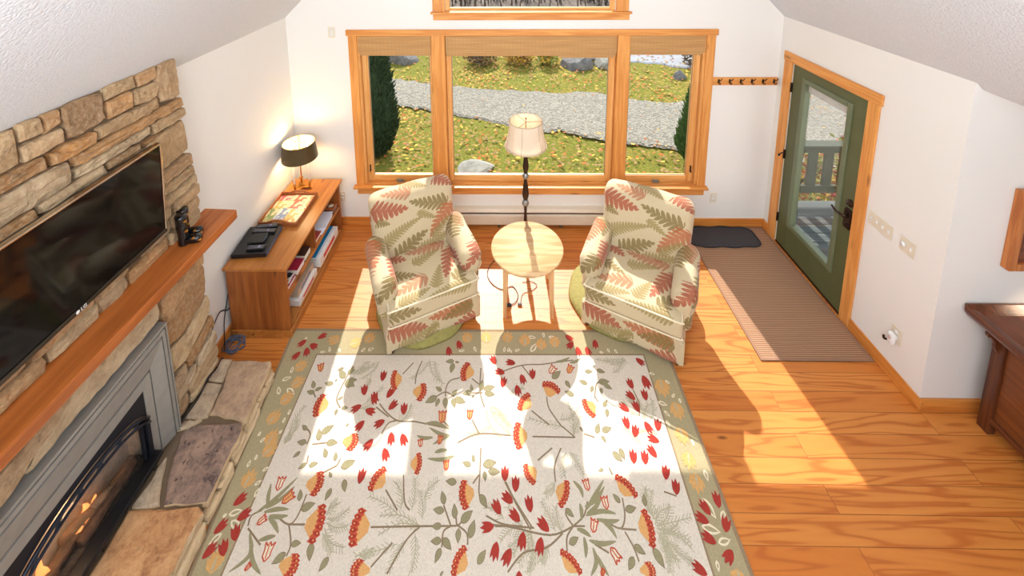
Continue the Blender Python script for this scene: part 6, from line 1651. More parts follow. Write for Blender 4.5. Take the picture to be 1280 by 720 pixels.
def draw_rug(D, f):
    zb = RT
    for v in D['F']:
        x0, y0 = f(v[0], v[1]); x1, y1 = f(v[2], v[3])
        L, dx, dy = unit(x0, y0, x1, y1)
        c = rnd.uniform(-0.15, 0.15) * L
        mid = ((x0 + x1) / 2 - dy * c, (y0 + y1) / 2 + dx * c)
        pts = [(x0, y0), mid, (x1, y1)]
        z = zb + ZL['F']
        ribbon(pts, 0.005, z, 8)
        S = smooth_path([(x, y, 0) for x, y in pts], 5)
        for i in range(1, len(S) - 1):
            for sd in (-1, 1):
                l = rnd.uniform(0.025, 0.05) * (1.1 - 0.5 * i / len(S))
                ex, ey = S[i].x + (dx * 0.75 - sd * dy * 0.6) * l, S[i].y + (dy * 0.75 + sd * dx * 0.6) * l
                ribbon([(S[i].x, S[i].y), (ex, ey)], 0.004, z + 0.0001, 8)
    for v in D['S']:
        pts = [f(v[i], v[i + 1]) for i in range(0, len(v), 2)]
        ribbon(pts, 0.009, zb + ZL['S'], 6)
    for v in D['K']:
        pts = [f(v[i], v[i + 1]) for i in range(0, len(v), 2)]
        ribbon(pts, 0.023, zb + ZL['K'], 5, True, 6)
    for v in D['L']:
        a, c = f(v[0], v[1]), f(v[2], v[3])
        L, dx, dy = unit(*a, *c)
        petal(*a, *c, L * 0.52, zb + ZL['L'], 6, 8, 0.75)
        petal(a[0] + dx * .006, a[1] + dy * .006, c[0] - dx * .008, c[1] - dy * .008, L * 0.44, zb + ZL['L'] + 0.0002, 5, 8, 0.75)
    for v in D['W']:
        a, c = f(v[0], v[1]), f(v[2], v[3])
        L, dx, dy = unit(*a, *c)
        petal(*a, *c, min(0.05, max(0.02, L * 0.45)), zb + ZL['W'], 7, 7)
        if L < 0.12:
            petal(a[0] + dx * .012, a[1] + dy * .012, c[0] - dx * .012, c[1] - dy * .012, L * 0.2, zb + ZL['W'] + 0.0002, 1, 6)
    for v in D['Y']:
        a, c = f(v[0], v[1]), f(v[2], v[3])
        L, dx, dy = unit(*a, *c)
        L = max(L, 0.10)
        z = zb + ZL['Y']
        for q, (ang, s) in enumerate(((-0.62, 0.8), (0.62, 0.8), (-0.3, 1.0), (0.3, 1.0), (0, 1.12))):
            ca, sa = math.cos(ang), math.sin(ang)
            ex, ey = dx * ca - dy * sa, dx * sa + dy * ca
            petal(*a, a[0] + ex * L * s, a[1] + ey * L * s, L * 0.30, z + 0.0001 * q, 4, 7, 1.1, 0.25)
        petal(*a, a[0] + dx * L * 0.7, a[1] + dy * L * 0.7, L * 0.12, z + 0.0007, 8, 5)
    for v in D['O']:
        a, c = f(v[0], v[1]), f(v[2], v[3])
        L, dx, dy = unit(*a, *c)
        W = L * 0.62
        def q(t, s):
            return (a[0] + dx * L * t - dy * W * s, a[1] + dy * L * t + dx * W * s)
        poly = [q(0, 0), q(0.25, 0.42), q(0.6, 0.42), q(1.0, 0.6), q(0.8, 0.2), q(1.02, 0.0), q(0.8, -0.2), q(1.0, -0.6), q(0.6, -0.42), q(0.25, -0.42)]
        flat(poly, zb + ZL['O'], 7 if rnd.random() < 0.6 else 10)
        outline(poly, 0.007, zb + ZL['O'] + 0.0003, 9)
        ribbon([q(0.15, 0.0), q(0.8, 0.05)], 0.006, zb + ZL['O'] + 0.0003, 9)
    for v in D['T']:
        a, c = f(v[0], v[1]), f(v[2], v[3])
        L, dx, dy = unit(*a, *c)
        L = max(L, 0.085)
        z = zb + ZL['T']
        for q, (ang, s, w) in enumerate(((-0.30, 0.92, 0.28), (0.30, 0.92, 0.28), (0.0, 1.0, 0.36))):
            ca, sa = math.cos(ang), math.sin(ang)
            ex, ey = dx * ca - dy * sa, dx * sa + dy * ca
            petal(*a, a[0] + ex * L * s, a[1] + ey * L * s, L * w, z + 0.00012 * q, 3, 7, 0.8, 0.06)
    for v in D['C']:
        a, c, W = f(v[0], v[1]), f(v[2], v[3]), v[4]
        L, dx, dy = unit(*a, *c)
        z = zb + ZL['C']
        def q(t, s):
            return (a[0] + dx * L * t - dy * W * s, a[1] + dy * L * t + dx * W * s)
        # orange heart: fan from the base
        fan = [q(0.0, -0.12), q(0.0, 0.12)]
        N = 9
        for i in range(N + 1):
            s = 0.46 - 0.92 * i / N
            fan.append(q(0.66 - 0.9 * s * s + (0.05 if i % 2 else -0.03), s))
        flat(fan, z, 10)
        # red scalloped fringe
        band = []
        MB_ = 14
        for i in range(MB_ + 1):
            s = 0.5 - i / MB_
            band.append(q(0.92 - 0.95 * s * s + (0.10 if i % 2 else -0.02), s * 1.12))
        for i in range(MB_ + 1):
            s = -0.5 + i / MB_
            band.append(q(0.56 - 0.75 * s * s + (0.05 if i % 2 else -0.04), s * 0.95))
        flat(band, z + 0.0002, 9)
        M = 6
        for i in range(M):
            s = 0.44 - 0.88 * i / (M - 1)
            b0 = q(0.48 - 0.8 * s * s, s * 0.92)
            t0 = q(1.02 - 0.9 * s * s, s * 1.12)
            petal(*q(0.58 - 0.8 * s * s, s * 0.95), *q(1.0 - 0.9 * s * s, s * 1.1), W * 0.15, z + 0.0004, 3, 6, 1.1, 0.08)
            if True:
                p0 = q(0.78 - 0.88 * s * s, s)
                p1 = q(0.88 - 0.88 * s * s, s * 1.04)
                petal(*p0, *p1, 0.009, z + 0.0006, 10, 4)
draw_rug(RUG, lambda x, y: (x, y))
# the weave repeats towards the viewer
MIR = {kk: [v for v in vs_ if -2.50 < v[1] < -1.62] for kk, vs_ in RUG.items()}
MIR = {kk: [v for v in vs_ if all(v[i] < -1.62 for i in range(1, 4, 2))] for kk, vs_ in MIR.items()}
draw_rug(MIR, lambda x, y: (x, -5.42 - y))
rug = k.build('area_rug', M_RUG)
tag(rug, 'large ivory wool rug with red and gold flowers and sage border', 'rug')

# ------------------------------------------------------------------ door matting
k = MB()
k.box(-0.936, -0.028, -1.536, -0.03, 0.0, 0.007, 0)
for (x0, x1, y0, y1) in ((-0.936, -0.912, -1.536, -0.03), (-0.052, -0.028, -1.536, -0.03), (-0.912, -0.052, -1.536, -1.512), (-0.912, -0.052, -0.054, -0.03)):
    k.box(x0, x1, y0, y1, 0.0, 0.010, 1, b=0.002)
tag(k.build('door_runner', [M_RUNNER, M_RUNNER_EDGE]), 'brown ribbed runner mat in front of the green door', 'mat')

bt = thing('boot_tray', 'black rubber boot tray with wavy edge on the brown runner by the back wall', 'boot tray', (-0.575, -0.195, 0.0102))
N = 64
outer = []
for i in range(N):
    a = 2 * PI * i / N
    ca, sa = math.cos(a), math.sin(a)
    e = 5.0
    r = (abs(ca) ** e + abs(sa) ** e) ** (-1 / e)
    x, y = r * ca * 0.39, r * sa * 0.155
    y += 0.008 * math.sin(x * 24) * (abs(sa) ** 2) * (1 if sa > 0 else -1)
    outer.append((x, y))
k = MB()
def rg(s, z):
    return [(x * (1 - s / 0.39), y * (1 - s / 0.155), z) for x, y in outer]
k.loft([rg(0.004, 0.0), rg(0.0, 0.006), rg(0.0, 0.016), rg(0.008, 0.018), rg(0.02, 0.009)], 0, caps=False)
part(k, 'rim', M_RUBBER_RIM, bt)
k = MB()
k.loft([rg(0.006, 0.001), rg(0.018, 0.0085), rg(0.03, 0.009)], 0)
part(k, 'tray_floor', M_RUBBER, bt)

# ------------------------------------------------------------------ armchairs
def make_chair(label, loc, rz, skirt, group):
    r = thing('armchair', label, 'armchair', loc, rz, group)
    rr = random.Random(3)
    # round olive skirt round the swivel base
    sx, sy, sr = skirt
    k = MB()
    def ring(rad, z, amp):
        out = []
        for i in range(72):
            a = 2 * PI * i / 72
            q = rad * (1 + amp * math.sin(a * 9) + amp * 0.5 * math.sin(a * 5 + 1))
            out.append((sx * (rad / sr) + q * math.cos(a), sy * (rad / sr) + q * math.sin(a), z))
        return out
    k.loft([ring(sr, 0.013, 0.012), ring(sr * 0.99, 0.03, 0.012), ring(sr * 0.95, 0.05, 0.008), ring(sr * 0.85, 0.075, 0.004), ring(sr * 0.7, 0.09, 0.0), ring(sr * 0.3, 0.10, 0)])
    part(k, 'swivel_skirt', M_OLIVE, r, 'olive quilted skirt under the chair')
    # base box with front panel
    def flare(p):
        x, y, z = p
        t = (0.30 - z) / 0.25
        return (x * (1 + 0.03 * t) + 0.004 * math.sin(y * 30), y * (1 + 0.015 * t) + 0.006 * math.sin(x * 17 + z * 9) * t, z + 0.004 * math.sin(x * 14))
    k = MB()
    k.rbox((0, -0.02, 0.175), (0.395, 0.385, 0.125), 0.03, 14, flare)
    body = part(k, 'body', M_FB_BODY, r)
    k = MB()
    k.tube(smooth_path([(-0.397, -0.385, 0.235), (-0.2, -0.404, 0.228), (0.1, -0.405, 0.225), (0.398, -0.385, 0.232)], 6), 0.005, 6)
    part(k, 'front_seam', M_FB_BODY, body)
    for sgn in (-1, 1):
        k = MB()
        k.prism([(sgn * 0.375, -0.409), (sgn * 0.412, -0.398), (sgn * 0.410, -0.365), (sgn * 0.385, -0.37)], 0.05, 0.255, 'z', b=0.003)
        part(k, 'corner_pleat', M_FB_BODY, body)
    for sgn in (-1, 1):
        for yy in (-0.34, 0.30):
            part(MB().tube([(sgn * 0.365, yy - 0.02, 0.013), (sgn * 0.37, yy - 0.02, 0.07)], [0.018, 0.026], 10), 'foot', M_DESK_Z, r, 'dark wooden foot')
    # T cushion
    def puff(p):
        x, y, z = p
        u, v = x / 0.39, (y + 0.11) / 0.31
        if z > 0.38:
            z += 0.028 * max(0, 1 - u * u) * max(0, 1 - v * v) + 0.004 * math.sin(x * 11 + y * 7)
        # narrow behind the ears of the T
        if y > -0.315:
            lim = 0.285
            x = max(-lim, min(lim, x)) if y > -0.29 else x * (1 - 0.25 * min(1, (y + 0.315) / 0.025) * (abs(x) > 0.28))
        return (x, y, z)
    k = MB()
    k.rbox((0, -0.11, 0.375), (0.388, 0.315, 0.083), 0.035, 22, puff)
    cu_ = part(k, 'seat_cushion', M_FB_SEAT, r)
    k = MB()
    k.tube(smooth_path([(-0.375, -0.33, 0.45), (-0.383, -0.40, 0.449), (-0.36, -0.424, 0.449), (0, -0.427, 0.451), (0.36, -0.424, 0.449), (0.383, -0.40, 0.449), (0.375, -0.33, 0.45)], 8), 0.0065, 8)
    k.tube(smooth_path([(-0.383, -0.40, 0.302), (-0.36, -0.424, 0.302), (0, -0.427, 0.300), (0.36, -0.424, 0.302), (0.383, -0.40, 0.302)], 8), 0.006, 8)
    part(k, 'piping', M_PIPING, cu_)
    # arms: rolled, fronts rounded, slightly flared out
    for sgn in (-1, 1):
        def arm(p, sgn=sgn):
            x, y, z = p
            t = (z - 0.28) / 0.35
            f = (y + 0.33) / 0.6
            x += sgn * 0.018 * t * t
            # roll bulges towards the front
            c = 0.37 * sgn
            wide = 1 + 0.16 * max(0, 1 - abs(t - 0.78) * 2.4) * (1 - 0.4 * f) - 0.10 * max(0, 1 - abs(t - 0.25) * 3)
            x = c + (x - c) * wide
            z += 0.035 * f * t + 0.006 * math.sin(y * 19 + x * 8)
            if y < -0.27:
                z -= 0.02 * (-0.27 - y) / 0.07 * max(0, t)
                x += 0.004 * math.sin(z * 70) 
            return (x, y, z)
        k = MB()
        k.rbox((sgn * 0.368, -0.035, 0.445), (0.088, 0.30, 0.185), 0.084, 16, arm)
        a = part(k, 'arm', M_FB_ARM, r)
        k = MB()
        cx = sgn * 0.378
        pts = [(cx + 0.074 * math.cos(t), -0.327 + 0.012 * math.sin(t), 0.53 + 0.088 * math.sin(t)) for t in [PI * (-0.25 + 1.5 * i / 18) for i in range(19)]]
        k.tube(smooth_path(pts, 2), 0.0045, 6)
        part(k, 'arm_front_seam', M_FB_ARM, a)
    # backrest leaning back, rounded roll at the top
    def lean(p):
        x, y, z = p
        t = (z - 0.42) / 0.55
        y += 0.15 * t
        x *= 1 + 0.04 * t - 0.03 * (1 - t)
        u = x / 0.4
        if y < 0.17 + 0.15 * t:
            y -= 0.03 * max(0, 1 - u * u) * max(0, 1 - (2 * t - 1) ** 2)
        z += 0.010 * math.cos(u * 1.4) - 0.006 * abs(u) + 0.003 * math.sin(x * 23)
        return (x, y, z)
    k = MB()
    k.rbox((0, 0.225, 0.645), (0.395, 0.105, 0.325), 0.085, 18, lean)
    bk = part(k, 'backrest', M_FB_BACK, r)
    k = MB()
    pts = []
    for s in (-1, 1):
        pts = [Vector(lean(Vector((s * 0.372, 0.165, z)))) for z in (0.46, 0.6, 0.75, 0.88, 0.93)]
        k.tube(smooth_path(pts, 4), 0.005, 6)
    part(k, 'back_seam', M_FB_BACK, bk)
    return r
CG = 'fern-print armchairs on either side of the round table'
make_chair('fern-print armchair left of the round table, nearer the bookcase', (-3.767, -1.017, 0), math.radians(25.7), (0.0, -0.035, 0.43), CG)
make_chair('fern-print armchair right of the round table, nearer the green door', (-1.788, -1.084, 0), math.radians(-26.9), (-0.20, 0.05, 0.45), CG)

# ------------------------------------------------------------------ round side table
TX, TY, TH, TR = -2.795, -0.955, 0.535, 0.335
tb = thing('side_table', 'round washed-pine side table between the two armchairs', 'table', (TX, TY, 0))
part(MB().lathe([(0.0, TH - 0.028), (TR - 0.012, TH - 0.028), (TR, TH - 0.020), (TR, TH - 0.008), (TR - 0.006, TH), (0.0, TH)], n=56), 'tabletop', M_TABLE, tb)
A = 0.20
k = MB()
for sgn in (-1, 1):
    k.box(-A, A, sgn * A - 0.010, sgn * A + 0.010, TH - 0.10, TH - 0.028)
    k.box(sgn * A - 0.010, sgn * A + 0.010, -A, A, TH - 0.10, TH - 0.028)
part(k, 'apron', M_TABLE_Z, tb)
for sx in (-1, 1):
    for sy in (-1, 1):
        k = MB()
        k.loft([[(sx * A + a * 0.016 + sx * 0.012, sy * A + c * 0.016 + sy * 0.012, 0.0) for a, c in ((-1, -1), (1, -1), (1, 1), (-1, 1))],
                [(sx * A + a * 0.024, sy * A + c * 0.024, TH - 0.028) for a, c in ((-1, -1), (1, -1), (1, 1), (-1, 1))]], smooth=False)
        part(k, 'leg', M_TABLE_Z, tb)

# ------------------------------------------------------------------ floor lamp
fl = thing('floor_lamp', 'tall turned bronze floor lamp with cream fabric shade behind the round table', 'floor lamp', (-2.790, -0.565, 0))
part(MB().lathe([(0.0, 0), (0.125, 0), (0.128, 0.012), (0.115, 0.024), (0.06, 0.034), (0.03, 0.05), (0.022, 0.07)], n=32), 'base', M_BRONZE, fl)
prof = [(0.016, 0.06), (0.013, 0.12), (0.018, 0.22), (0.024, 0.36), (0.018, 0.48), (0.013, 0.60), (0.016, 0.655), (0.020, 0.66), (0.020, 0.675)]
part(MB().lathe(prof, n=20), 'lower_pole', M_BRONZE, fl)
part(MB().lathe([(0.026, 0.672), (0.034, 0.685), (0.036, 0.70), (0.028, 0.72), (0.020, 0.735)], n=24), 'collar', M_STEEL, fl, 'pale metal collar')
part(MB().lathe([(0.020, 0.732), (0.030, 0.77), (0.034, 0.80), (0.028, 0.86), (0.019, 0.93), (0.016, 0.965), (0.020, 0.975)], n=24), 'middle_baluster', M_BRONZE, fl)
part(MB().lathe([(0.024, 0.972), (0.033, 0.985), (0.034, 1.0), (0.024, 1.02), (0.018, 1.03)], n=24), 'collar', M_STEEL, fl, 'pale metal collar')
part(MB().lathe([(0.017, 1.028), (0.028, 1.07), (0.031, 1.10), (0.024, 1.16), (0.015, 1.24), (0.012, 1.30), (0.012, 1.37)], n=24), 'upper_baluster', M_BRONZE, fl)
part(MB().tube([(0, 0, 1.36), (0, 0, 1.44)], 0.016, 12).lathe([(0.016, 0), (0.03, 0.05), (0.026, 0.09), (0.0, 0.11)], (0, 0, 1.40), 16), 'bulb', plain('frosted_bulb', rgb(244, 240, 230), 0.4), fl)
S0, S1 = 1.325, 1.585
shp = []
for i in range(11):
    t = i / 10
    shp.append((0.208 - 0.045 * (1 - (1 - t) ** 1.9), S0 + (S1 - S0) * t))
sh = part(MB().shell(shp, n=48, t=0.003), 'lamp_shade', M_LINEN, fl, 'cream fabric shade')
k = MB()
for i in range(6):
    a = 2 * PI * (i + 0.25) / 6
    k.tube([((q[0] + 0.001) * math.cos(a), (q[0] + 0.001) * math.sin(a), q[1]) for q in shp], 0.0022, 5)
for q in (shp[0], shp[-1]):
    k.tube([(q[0] * math.cos(a), q[0] * math.sin(a), q[1]) for a in [2 * PI * i / 48 for i in range(48)]], 0.004, 6, closed=True)
part(k, 'shade_trim', plain('tan_shade_trim', rgb(196, 172, 140), 0.8), sh)
k = MB()
for i in range(3):
    a = 2 * PI * i / 3
    k.tube([(0, 0, 1.572), (0.160 * math.cos(a), 0.160 * math.sin(a), 1.578)], 0.0025, 6)
k.tube([(0, 0, 1.50), (0, 0, 1.60)], 0.003, 6)
k.lathe([(0.003, 0), (0.009, 0.008), (0.007, 0.02), (0.0, 0.028)], (0, 0, 1.595), 12)
k.tube([(0.0, 0.05 * math.cos(t), 1.50 + 0.075 * math.sin(t)) for t in [2 * PI * i / 20 for i in range(20)]], 0.0022, 6, closed=True)
k.tube([(0, 0, 1.36), (0, 0, 1.43)], 0.006, 6)
part(k, 'harp', M_BRASS, fl)

# cord from the lamp
k = MB()
k.tube(smooth_path([(-2.905, -0.53, 0.006), (-3.02, -0.50, 0.006), (-3.13, -0.56, 0.006), (-3.18, -0.70, 0.006), (-3.13, -0.82, 0.006), (-3.03, -0.885, 0.006), (-2.93, -0.85, 0.006), (-2.88, -0.94, 0.006), (-2.90, -1.02, 0.008), (-2.95, -1.055, 0.008)], 8), 0.0038, 6)
k.rbox((-2.965, -1.06, 0.012), (0.022, 0.014, 0.011), 0.006, 4)
tag(k.build('lamp_cord', M_CORD), 'black lamp cord looping on the floor under the round table', 'cord')
k = MB()
k.tube(smooth_path([(-2.83, -0.80, 0.006), (-2.74, -0.79, 0.006), (-2.69, -0.84, 0.006), (-2.75, -0.90, 0.006), (-2.83, -0.93, 0.006), (-2.86, -1.03, 0.007)], 8), 0.003, 6)
k.rbox((-2.865, -1.045, 0.012), (0.020, 0.013, 0.011), 0.006, 4)
tag(k.build('lamp_cord', plain('grey_cord', rgb(120, 110, 100), 0.5)), 'short grey cord with plug beside the black cord loop under the table', 'cord')

# ------------------------------------------------------------------ heater
ht = thing('baseboard_heater', 'long cream electric baseboard heater under the wide window', 'heater', (-2.70, 0, 0))
part(MB().prism([(-0.070, 0.055), (-0.070, 0.165), (-0.052, 0.178), (-0.052, 0.06)], -1.24, 1.24, 'x').prism([(0.0, 0.045), (-0.012, 0.045), (-0.012, 0.25), (0, 0.25)], -1.24, 1.24, 'x'), 'front_panel', M_HEATER, ht)
part(MB().prism([(-0.012, 0.25), (-0.012, 0.238), (-0.066, 0.205), (-0.072, 0.215), (-0.055, 0.245)], -1.24, 1.24, 'x'), 'top_hood', M_HEATER, ht)
part(MB().box(-1.23, 1.23, -0.05, -0.013, 0.065, 0.19), 'element', M_SLOT, ht)
for sx in (-1.255, 1.235):
    part(MB().box(sx, sx + 0.02, -0.074, 0, 0.04, 0.252, b=0.003), 'end_cap', M_HEATER, ht)
for i in range(4):
    part(MB().box(-1.1 + i * 0.72, -1.07 + i * 0.72, -0.05, 0, 0.0, 0.06), 'foot', M_SLOT, ht)

# ------------------------------------------------------------------ coat rail
cr = thing('coat_rail', 'pine coat rail with six double hooks between wide window and door', 'coat rack', (-0.362, 0, 1.772))
part(MB().box(-0.353, 0.353, -0.018, 0, -0.045, 0.045, b=0.004), 'board', M_TRIM_X, cr)
for i in range(6):
    x = -0.288 + i * 0.120
    k = MB()
    k.box(x - 0.012, x + 0.012, -0.022, -0.018, -0.022, 0.026, b=0.002)
    k.tube(smooth_path([(x, -0.02, 0.012), (x + 0.004, -0.05, 0.022), (x + 0.012, -0.066, 0.05)], 4), 0.0045, 8)
    k.tube(smooth_path([(x, -0.02, -0.006), (x - 0.002, -0.04, -0.022), (x, -0.055, -0.018), (x + 0.002, -0.058, -0.002)], 4), 0.0045, 8)
    part(k, 'hook', M_BRONZE, cr)

# ------------------------------------------------------------------ plates on the walls
def plate_back(x, z, lab, kind='outlet', w=0.074, h=0.118):
    r = thing('wall_outlet' if kind == 'outlet' else 'wall_jack', lab, 'outlet', (x, 0, z), 0)
    part(MB().box(-w / 2, w / 2, -0.006, 0, -h / 2, h / 2, b=0.003), 'cover_plate', M_WHITE, r)
    for s in (-1, 1):
        k = MB().lathe([(0.016, 0), (0.016, 0.002), (0.0, 0.002)], (0, -0.006, s * 0.02), 16, M=Matrix.Rotation(PI / 2, 4, 'X'))
        k.box(-0.007, -0.005, -0.0086, -0.0078, s * 0.02 - 0.002, s * 0.02 + 0.007, 1).box(0.005, 0.007, -0.0086, -0.0078, s * 0.02 - 0.002, s * 0.02 + 0.007, 1)
        part(k, 'socket', [M_WHITE2, M_SLOT], r)
plate_back(-0.597, 0.362, 'ivory outlet low on the back wall above the boot tray')
plate_back(-4.888, 0.362, 'beige outlet on the back wall beside the bookcase')
plate_back(-4.888, 2.33, 'white outlet plate high on the back wall, left of the window')
def switch_plate(y0, y1, z0, z1, n, lab, dial=False):
    r = thing('switch_plate', lab, 'light switch', (0, (y0 + y1) / 2, (z0 + z1) / 2))
    w, h = abs(y1 - y0), z1 - z0
    part(MB().box(-0.006, 0, -w / 2, w / 2, -h / 2, h / 2, b=0.003), 'cover_plate', M_WHITE, r)
    for i in range(n):
        y = w / 2 - w * (i + 0.5) / n
        if dial and i == 0:
            part(MB().lathe([(0.02, 0), (0.018, 0.012), (0.0, 0.013)], (-0.006, y, 0), 18, M=Matrix.Rotation(-PI / 2, 4, 'Y')), 'dimmer_knob', M_WHITE2, r)
        else:
            part(MB().box(-0.009, -0.006, y - 0.006, y + 0.006, -0.014, 0.014, b=0.001).box(-0.018, -0.008, y - 0.004, y + 0.004, 0.0, 0.010, b=0.002), 'toggle', M_WHITE2, r)
switch_plate(-1.282, -1.492, 1.054, 1.172, 4, 'ivory four-switch plate on the right wall beside the door')
switch_plate(-1.557, -1.677, 1.054, 1.172, 2, 'ivory plate with round dimmer, nearer the wall corner', True)
ro = thing('wall_outlet', 'ivory outlet low on the right wall holding the plug-in night light', 'outlet', (0, -1.64, 0.375))
part(MB().box(-0.006, 0, -0.042, 0.042, -0.065, 0.065, b=0.003), 'cover_plate', M_WHITE, ro)
for s in (-1, 1):
    part(MB().lathe([(0.016, 0), (0.016, 0.002), (0.0, 0.002)], (-0.006, 0, s * 0.022), 16, M=Matrix.Rotation(-PI / 2, 4, 'Y')), 'socket', M_WHITE2, ro)
nl = thing('night_light', 'small white plug-in night light in the outlet on the right wall', 'night light', (-0.0085, -1.632, 0.335))
part(MB().rbox((-0.018, 0, 0.005), (0.018, 0.024, 0.045), 0.014, 6), 'body', M_WHITE2, nl)
part(MB().lathe([(0.012, 0), (0.012, 0.004), (0.0, 0.006)], (-0.036, 0, 0.012), 14, M=Matrix.Rotation(-PI / 2, 4, 'Y')), 'lens', plain('pinkish_lens', rgb(206, 170, 160), 0.3), nl)
part(MB().tube(smooth_path([(-0.02, 0.02, -0.03), (-0.03, 0.045, -0.05), (-0.025, 0.055, -0.03)], 4), 0.008, 8), 'plug', M_BRONZE, nl)

# ------------------------------------------------------------------ desk in the alcove
dk = thing('sideboard', 'dark wooden altar-style sideboard with carved bracket at the right edge', 'sideboard', (0.45, -2.6, 0))
def db(k, name, mat, label=None):
    k.v = [(v[0] - 0.45, v[1] + 2.6, v[2]) for v in k.v]
    o = k.build(name, mat, dk)
    if label: o['label'] = label
    return o
YE = -1.895
db(MB().box(0.235, 0.86, -3.30, YE, 0.835, 0.865, b=0.004), 'top', M_DESK_Y)
k = MB()
k.prism([(0.172, 0.868), (0.185, 0.885), (0.235, 0.878), (0.245, 0.84), (0.22, 0.805), (0.200, 0.815), (0.178, 0.845)], -3.31, YE + 0.012, 'y', b=0.003)
db(k, 'front_moulding', M_DESK_Y)
k = MB()
k.prism([(YE + 0.02, 0.86), (YE + 0.024, 0.895), (YE + 0.010, 0.900), (YE - 0.03, 0.872), (YE - 0.05, 0.862)], 0.185, 0.86, 'x', b=0.003)
db(k, 'everted_end', M_DESK_Y)
for yy in (-1.995, -3.15):
    for x0 in (0.325, 0.78):
        db(MB().box(x0, x0 + 0.055, yy - 0.025, yy + 0.045, 0.0, 0.835, b=0.004), 'leg', M_DESK_Z)
db(MB().box(0.345, 0.80, -3.13, -2.02, 0.12, 0.80, b=0.003), 'carcass', M_DESK_PANEL)
db(MB().box(0.322, 0.345, -3.13, -2.02, 0.10, 0.135, b=0.004), 'lower_rail', M_DESK_Y)
db(MB().box(0.335, 0.345, -3.13, -2.02, 0.74, 0.83, b=0.003), 'apron', M_DESK_Y)
br_pts = [(YE - 0.055, 0.66), (YE - 0.045, 0.70), (YE - 0.015, 0.745), (YE + 0.0, 0.765), (YE - 0.004, 0.785), (YE + 0.008, 0.80), (YE + 0.004, 0.832), (YE - 0.055, 0.832)]
db(MB().prism(br_pts, 0.335, 0.36, 'x', b=0.003), 'bracket', M_DESK_Z, 'scroll-carved bracket')
br2 = [(0.325, 0.62), (0.30, 0.66), (0.295, 0.70), (0.262, 0.745), (0.238, 0.75), (0.232, 0.775), (0.248, 0.79), (0.238, 0.81), (0.325, 0.832)]
db(MB().prism(br2, -1.99, -1.968, 'y', b=0.003), 'bracket', M_DESK_Z, 'scroll-carved bracket')

# picture on the alcove wall
pf = thing('picture_frame', 'wooden framed panel on the alcove wall at the right edge above the sideboard', 'picture', (0.66, YC, 1.475))
fw, fh = 0.285, 0.29
k = MB()
k.box(-fw, -fw + 0.05, -0.052, 0, -fh, fh, b=0.005).box(fw - 0.05, fw, -0.052, 0, -fh, fh, b=0.005)
k.box(-fw + 0.05, fw - 0.05, -0.052, 0, fh - 0.05, fh, b=0.005).box(-fw + 0.05, fw - 0.05, -0.052, 0, -fh, -fh + 0.05, b=0.005)
part(k, 'frame', M_FRAME, pf)
part(MB().box(-fw + 0.045, fw - 0.045, -0.03, -0.004, -fh + 0.045, fh - 0.045), 'panel', M_FRAME_IN, pf, 'dark reddish inner panel')

# ------------------------------------------------------------------ lights
sun = bpy.data.lights.new('sun', 'SUN')
sun.energy = 6.8
sun.angle = math.radians(0.7)
sun.color = (1.0, 0.97, 0.93)
so = bpy.data.objects.new('sun', sun)
COL.objects.link(so)
dirv = Vector((0.078, -1.0, -0.895)).normalized()
so.rotation_euler = dirv.to_track_quat('-Z', 'Y').to_euler()

def lamp(name, kind, loc, energy, color, size=0.1, **kw):
    l = bpy.data.lights.new(name, kind)
    l.energy = energy
    l.color = color
    if kind == 'AREA':
        l.shape = 'RECTANGLE'
        l.size, l.size_y = size
    else:
        l.shadow_soft_size = size
    for a, v in kw.items():
        setattr(l, a, v)
    o = bpy.data.objects.new(name, l)
    COL.objects.link(o)
    o.location = loc
    return o
lamp('fire_glow', 'POINT', (-5.315, -2.75, 0.50), 1.6, (1.0, 0.62, 0.34), 0.04)
lamp('table_lamp_light', 'POINT', (LX, LY, CT + 0.47), 9.0, (1.0, 0.74, 0.42), 0.07)
d = lamp('sideboard_lamp_light', 'SPOT', (0.95, -2.05, 1.25), 14, (1.0, 0.78, 0.55), 0.05, spot_size=math.radians(125), spot_blend=0.3)
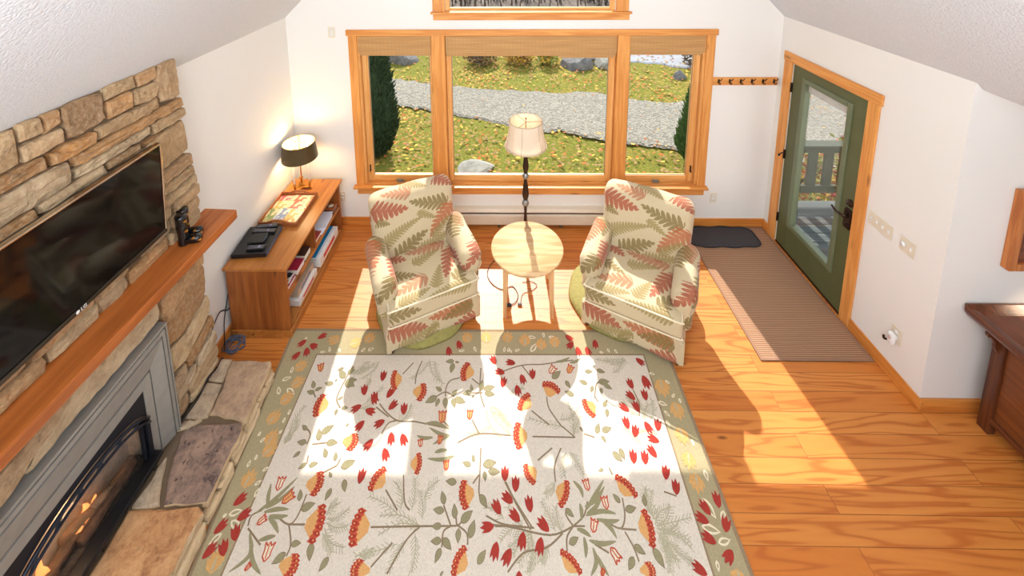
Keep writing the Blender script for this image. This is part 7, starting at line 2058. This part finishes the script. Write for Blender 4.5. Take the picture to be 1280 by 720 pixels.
# unseen fill added behind the viewer: one washes the roof slopes, one the entry wall
o = lamp('added_roof_fill', 'AREA', (-3.3, -5.4, 3.6), 190, (0.90, 0.95, 1.0), (1.4, 1.2))
o.rotation_euler = (math.radians(136), 0, 0)
o = lamp('added_entry_fill', 'AREA', (-4.5, -5.3, 3.4), 95, (0.90, 0.95, 1.0), (0.9, 0.9))
o.rotation_euler = (Vector((0.0, -0.7, 1.5)) - Vector((-4.5, -5.3, 3.4))).to_track_quat('-Z', 'Y').to_euler()

w = bpy.data.worlds.new('sky')
SC.world = w
w.use_nodes = True
t = NT(w)
bg = t.n['Background']
tc = t.add('ShaderNodeTexCoord')
sp = t.add('ShaderNodeSeparateXYZ')
t.l.new(tc.outputs['Generated'], sp.inputs[0])
t.put(bg.inputs[0], t.ramp(t.math('MULTIPLY_ADD', sp.outputs[2], 0.5, 0.5), [(0.35, (0.80, 0.88, 1.0, 1)), (0.5, (0.86, 0.93, 1.0, 1)), (1.0, (0.72, 0.85, 1.0, 1))]))
bg.inputs[1].default_value = 1.5

# ------------------------------------------------------------------ camera
cam = bpy.data.cameras.new('camera')
cam.sensor_width = 36.0
cam.lens = 530.2733 / 1280 * 36.0
cam.shift_x = (640 - 620.1682) / 1280
cam.shift_y = (-17.2123 - 360) / 1280
cam.clip_start = 0.05
cam.clip_end = 200
co = bpy.data.objects.new('camera', cam)
COL.objects.link(co)
p, yw, rl_ = 0.1576, 0.0153, -0.0062
fwd = Vector((-math.sin(yw) * math.cos(p), math.cos(yw) * math.cos(p), -math.sin(p)))
rt = Vector((math.cos(yw), math.sin(yw), 0))
up = rt.cross(fwd)
rt2 = rt * math.cos(rl_) + up * math.sin(rl_)
up2 = up * math.cos(rl_) - rt * math.sin(rl_)
M = Matrix((rt2, up2, -fwd)).transposed().to_4x4()
M.translation = Vector((-3.0147, -4.4792, 3.5471))
co.matrix_world = M
SC.camera = co

SC.view_settings.view_transform = 'Standard'
SC.view_settings.look = 'None'
SC.view_settings.gamma = 1.0
SC.view_settings.use_curve_mapping = False
SC.view_settings.exposure = 0.09
SC.cycles.use_denoising = True
SC.cycles.max_bounces = 8
SC.cycles.transparent_max_bounces = 12
SC.cycles.sample_clamp_indirect = 6.0
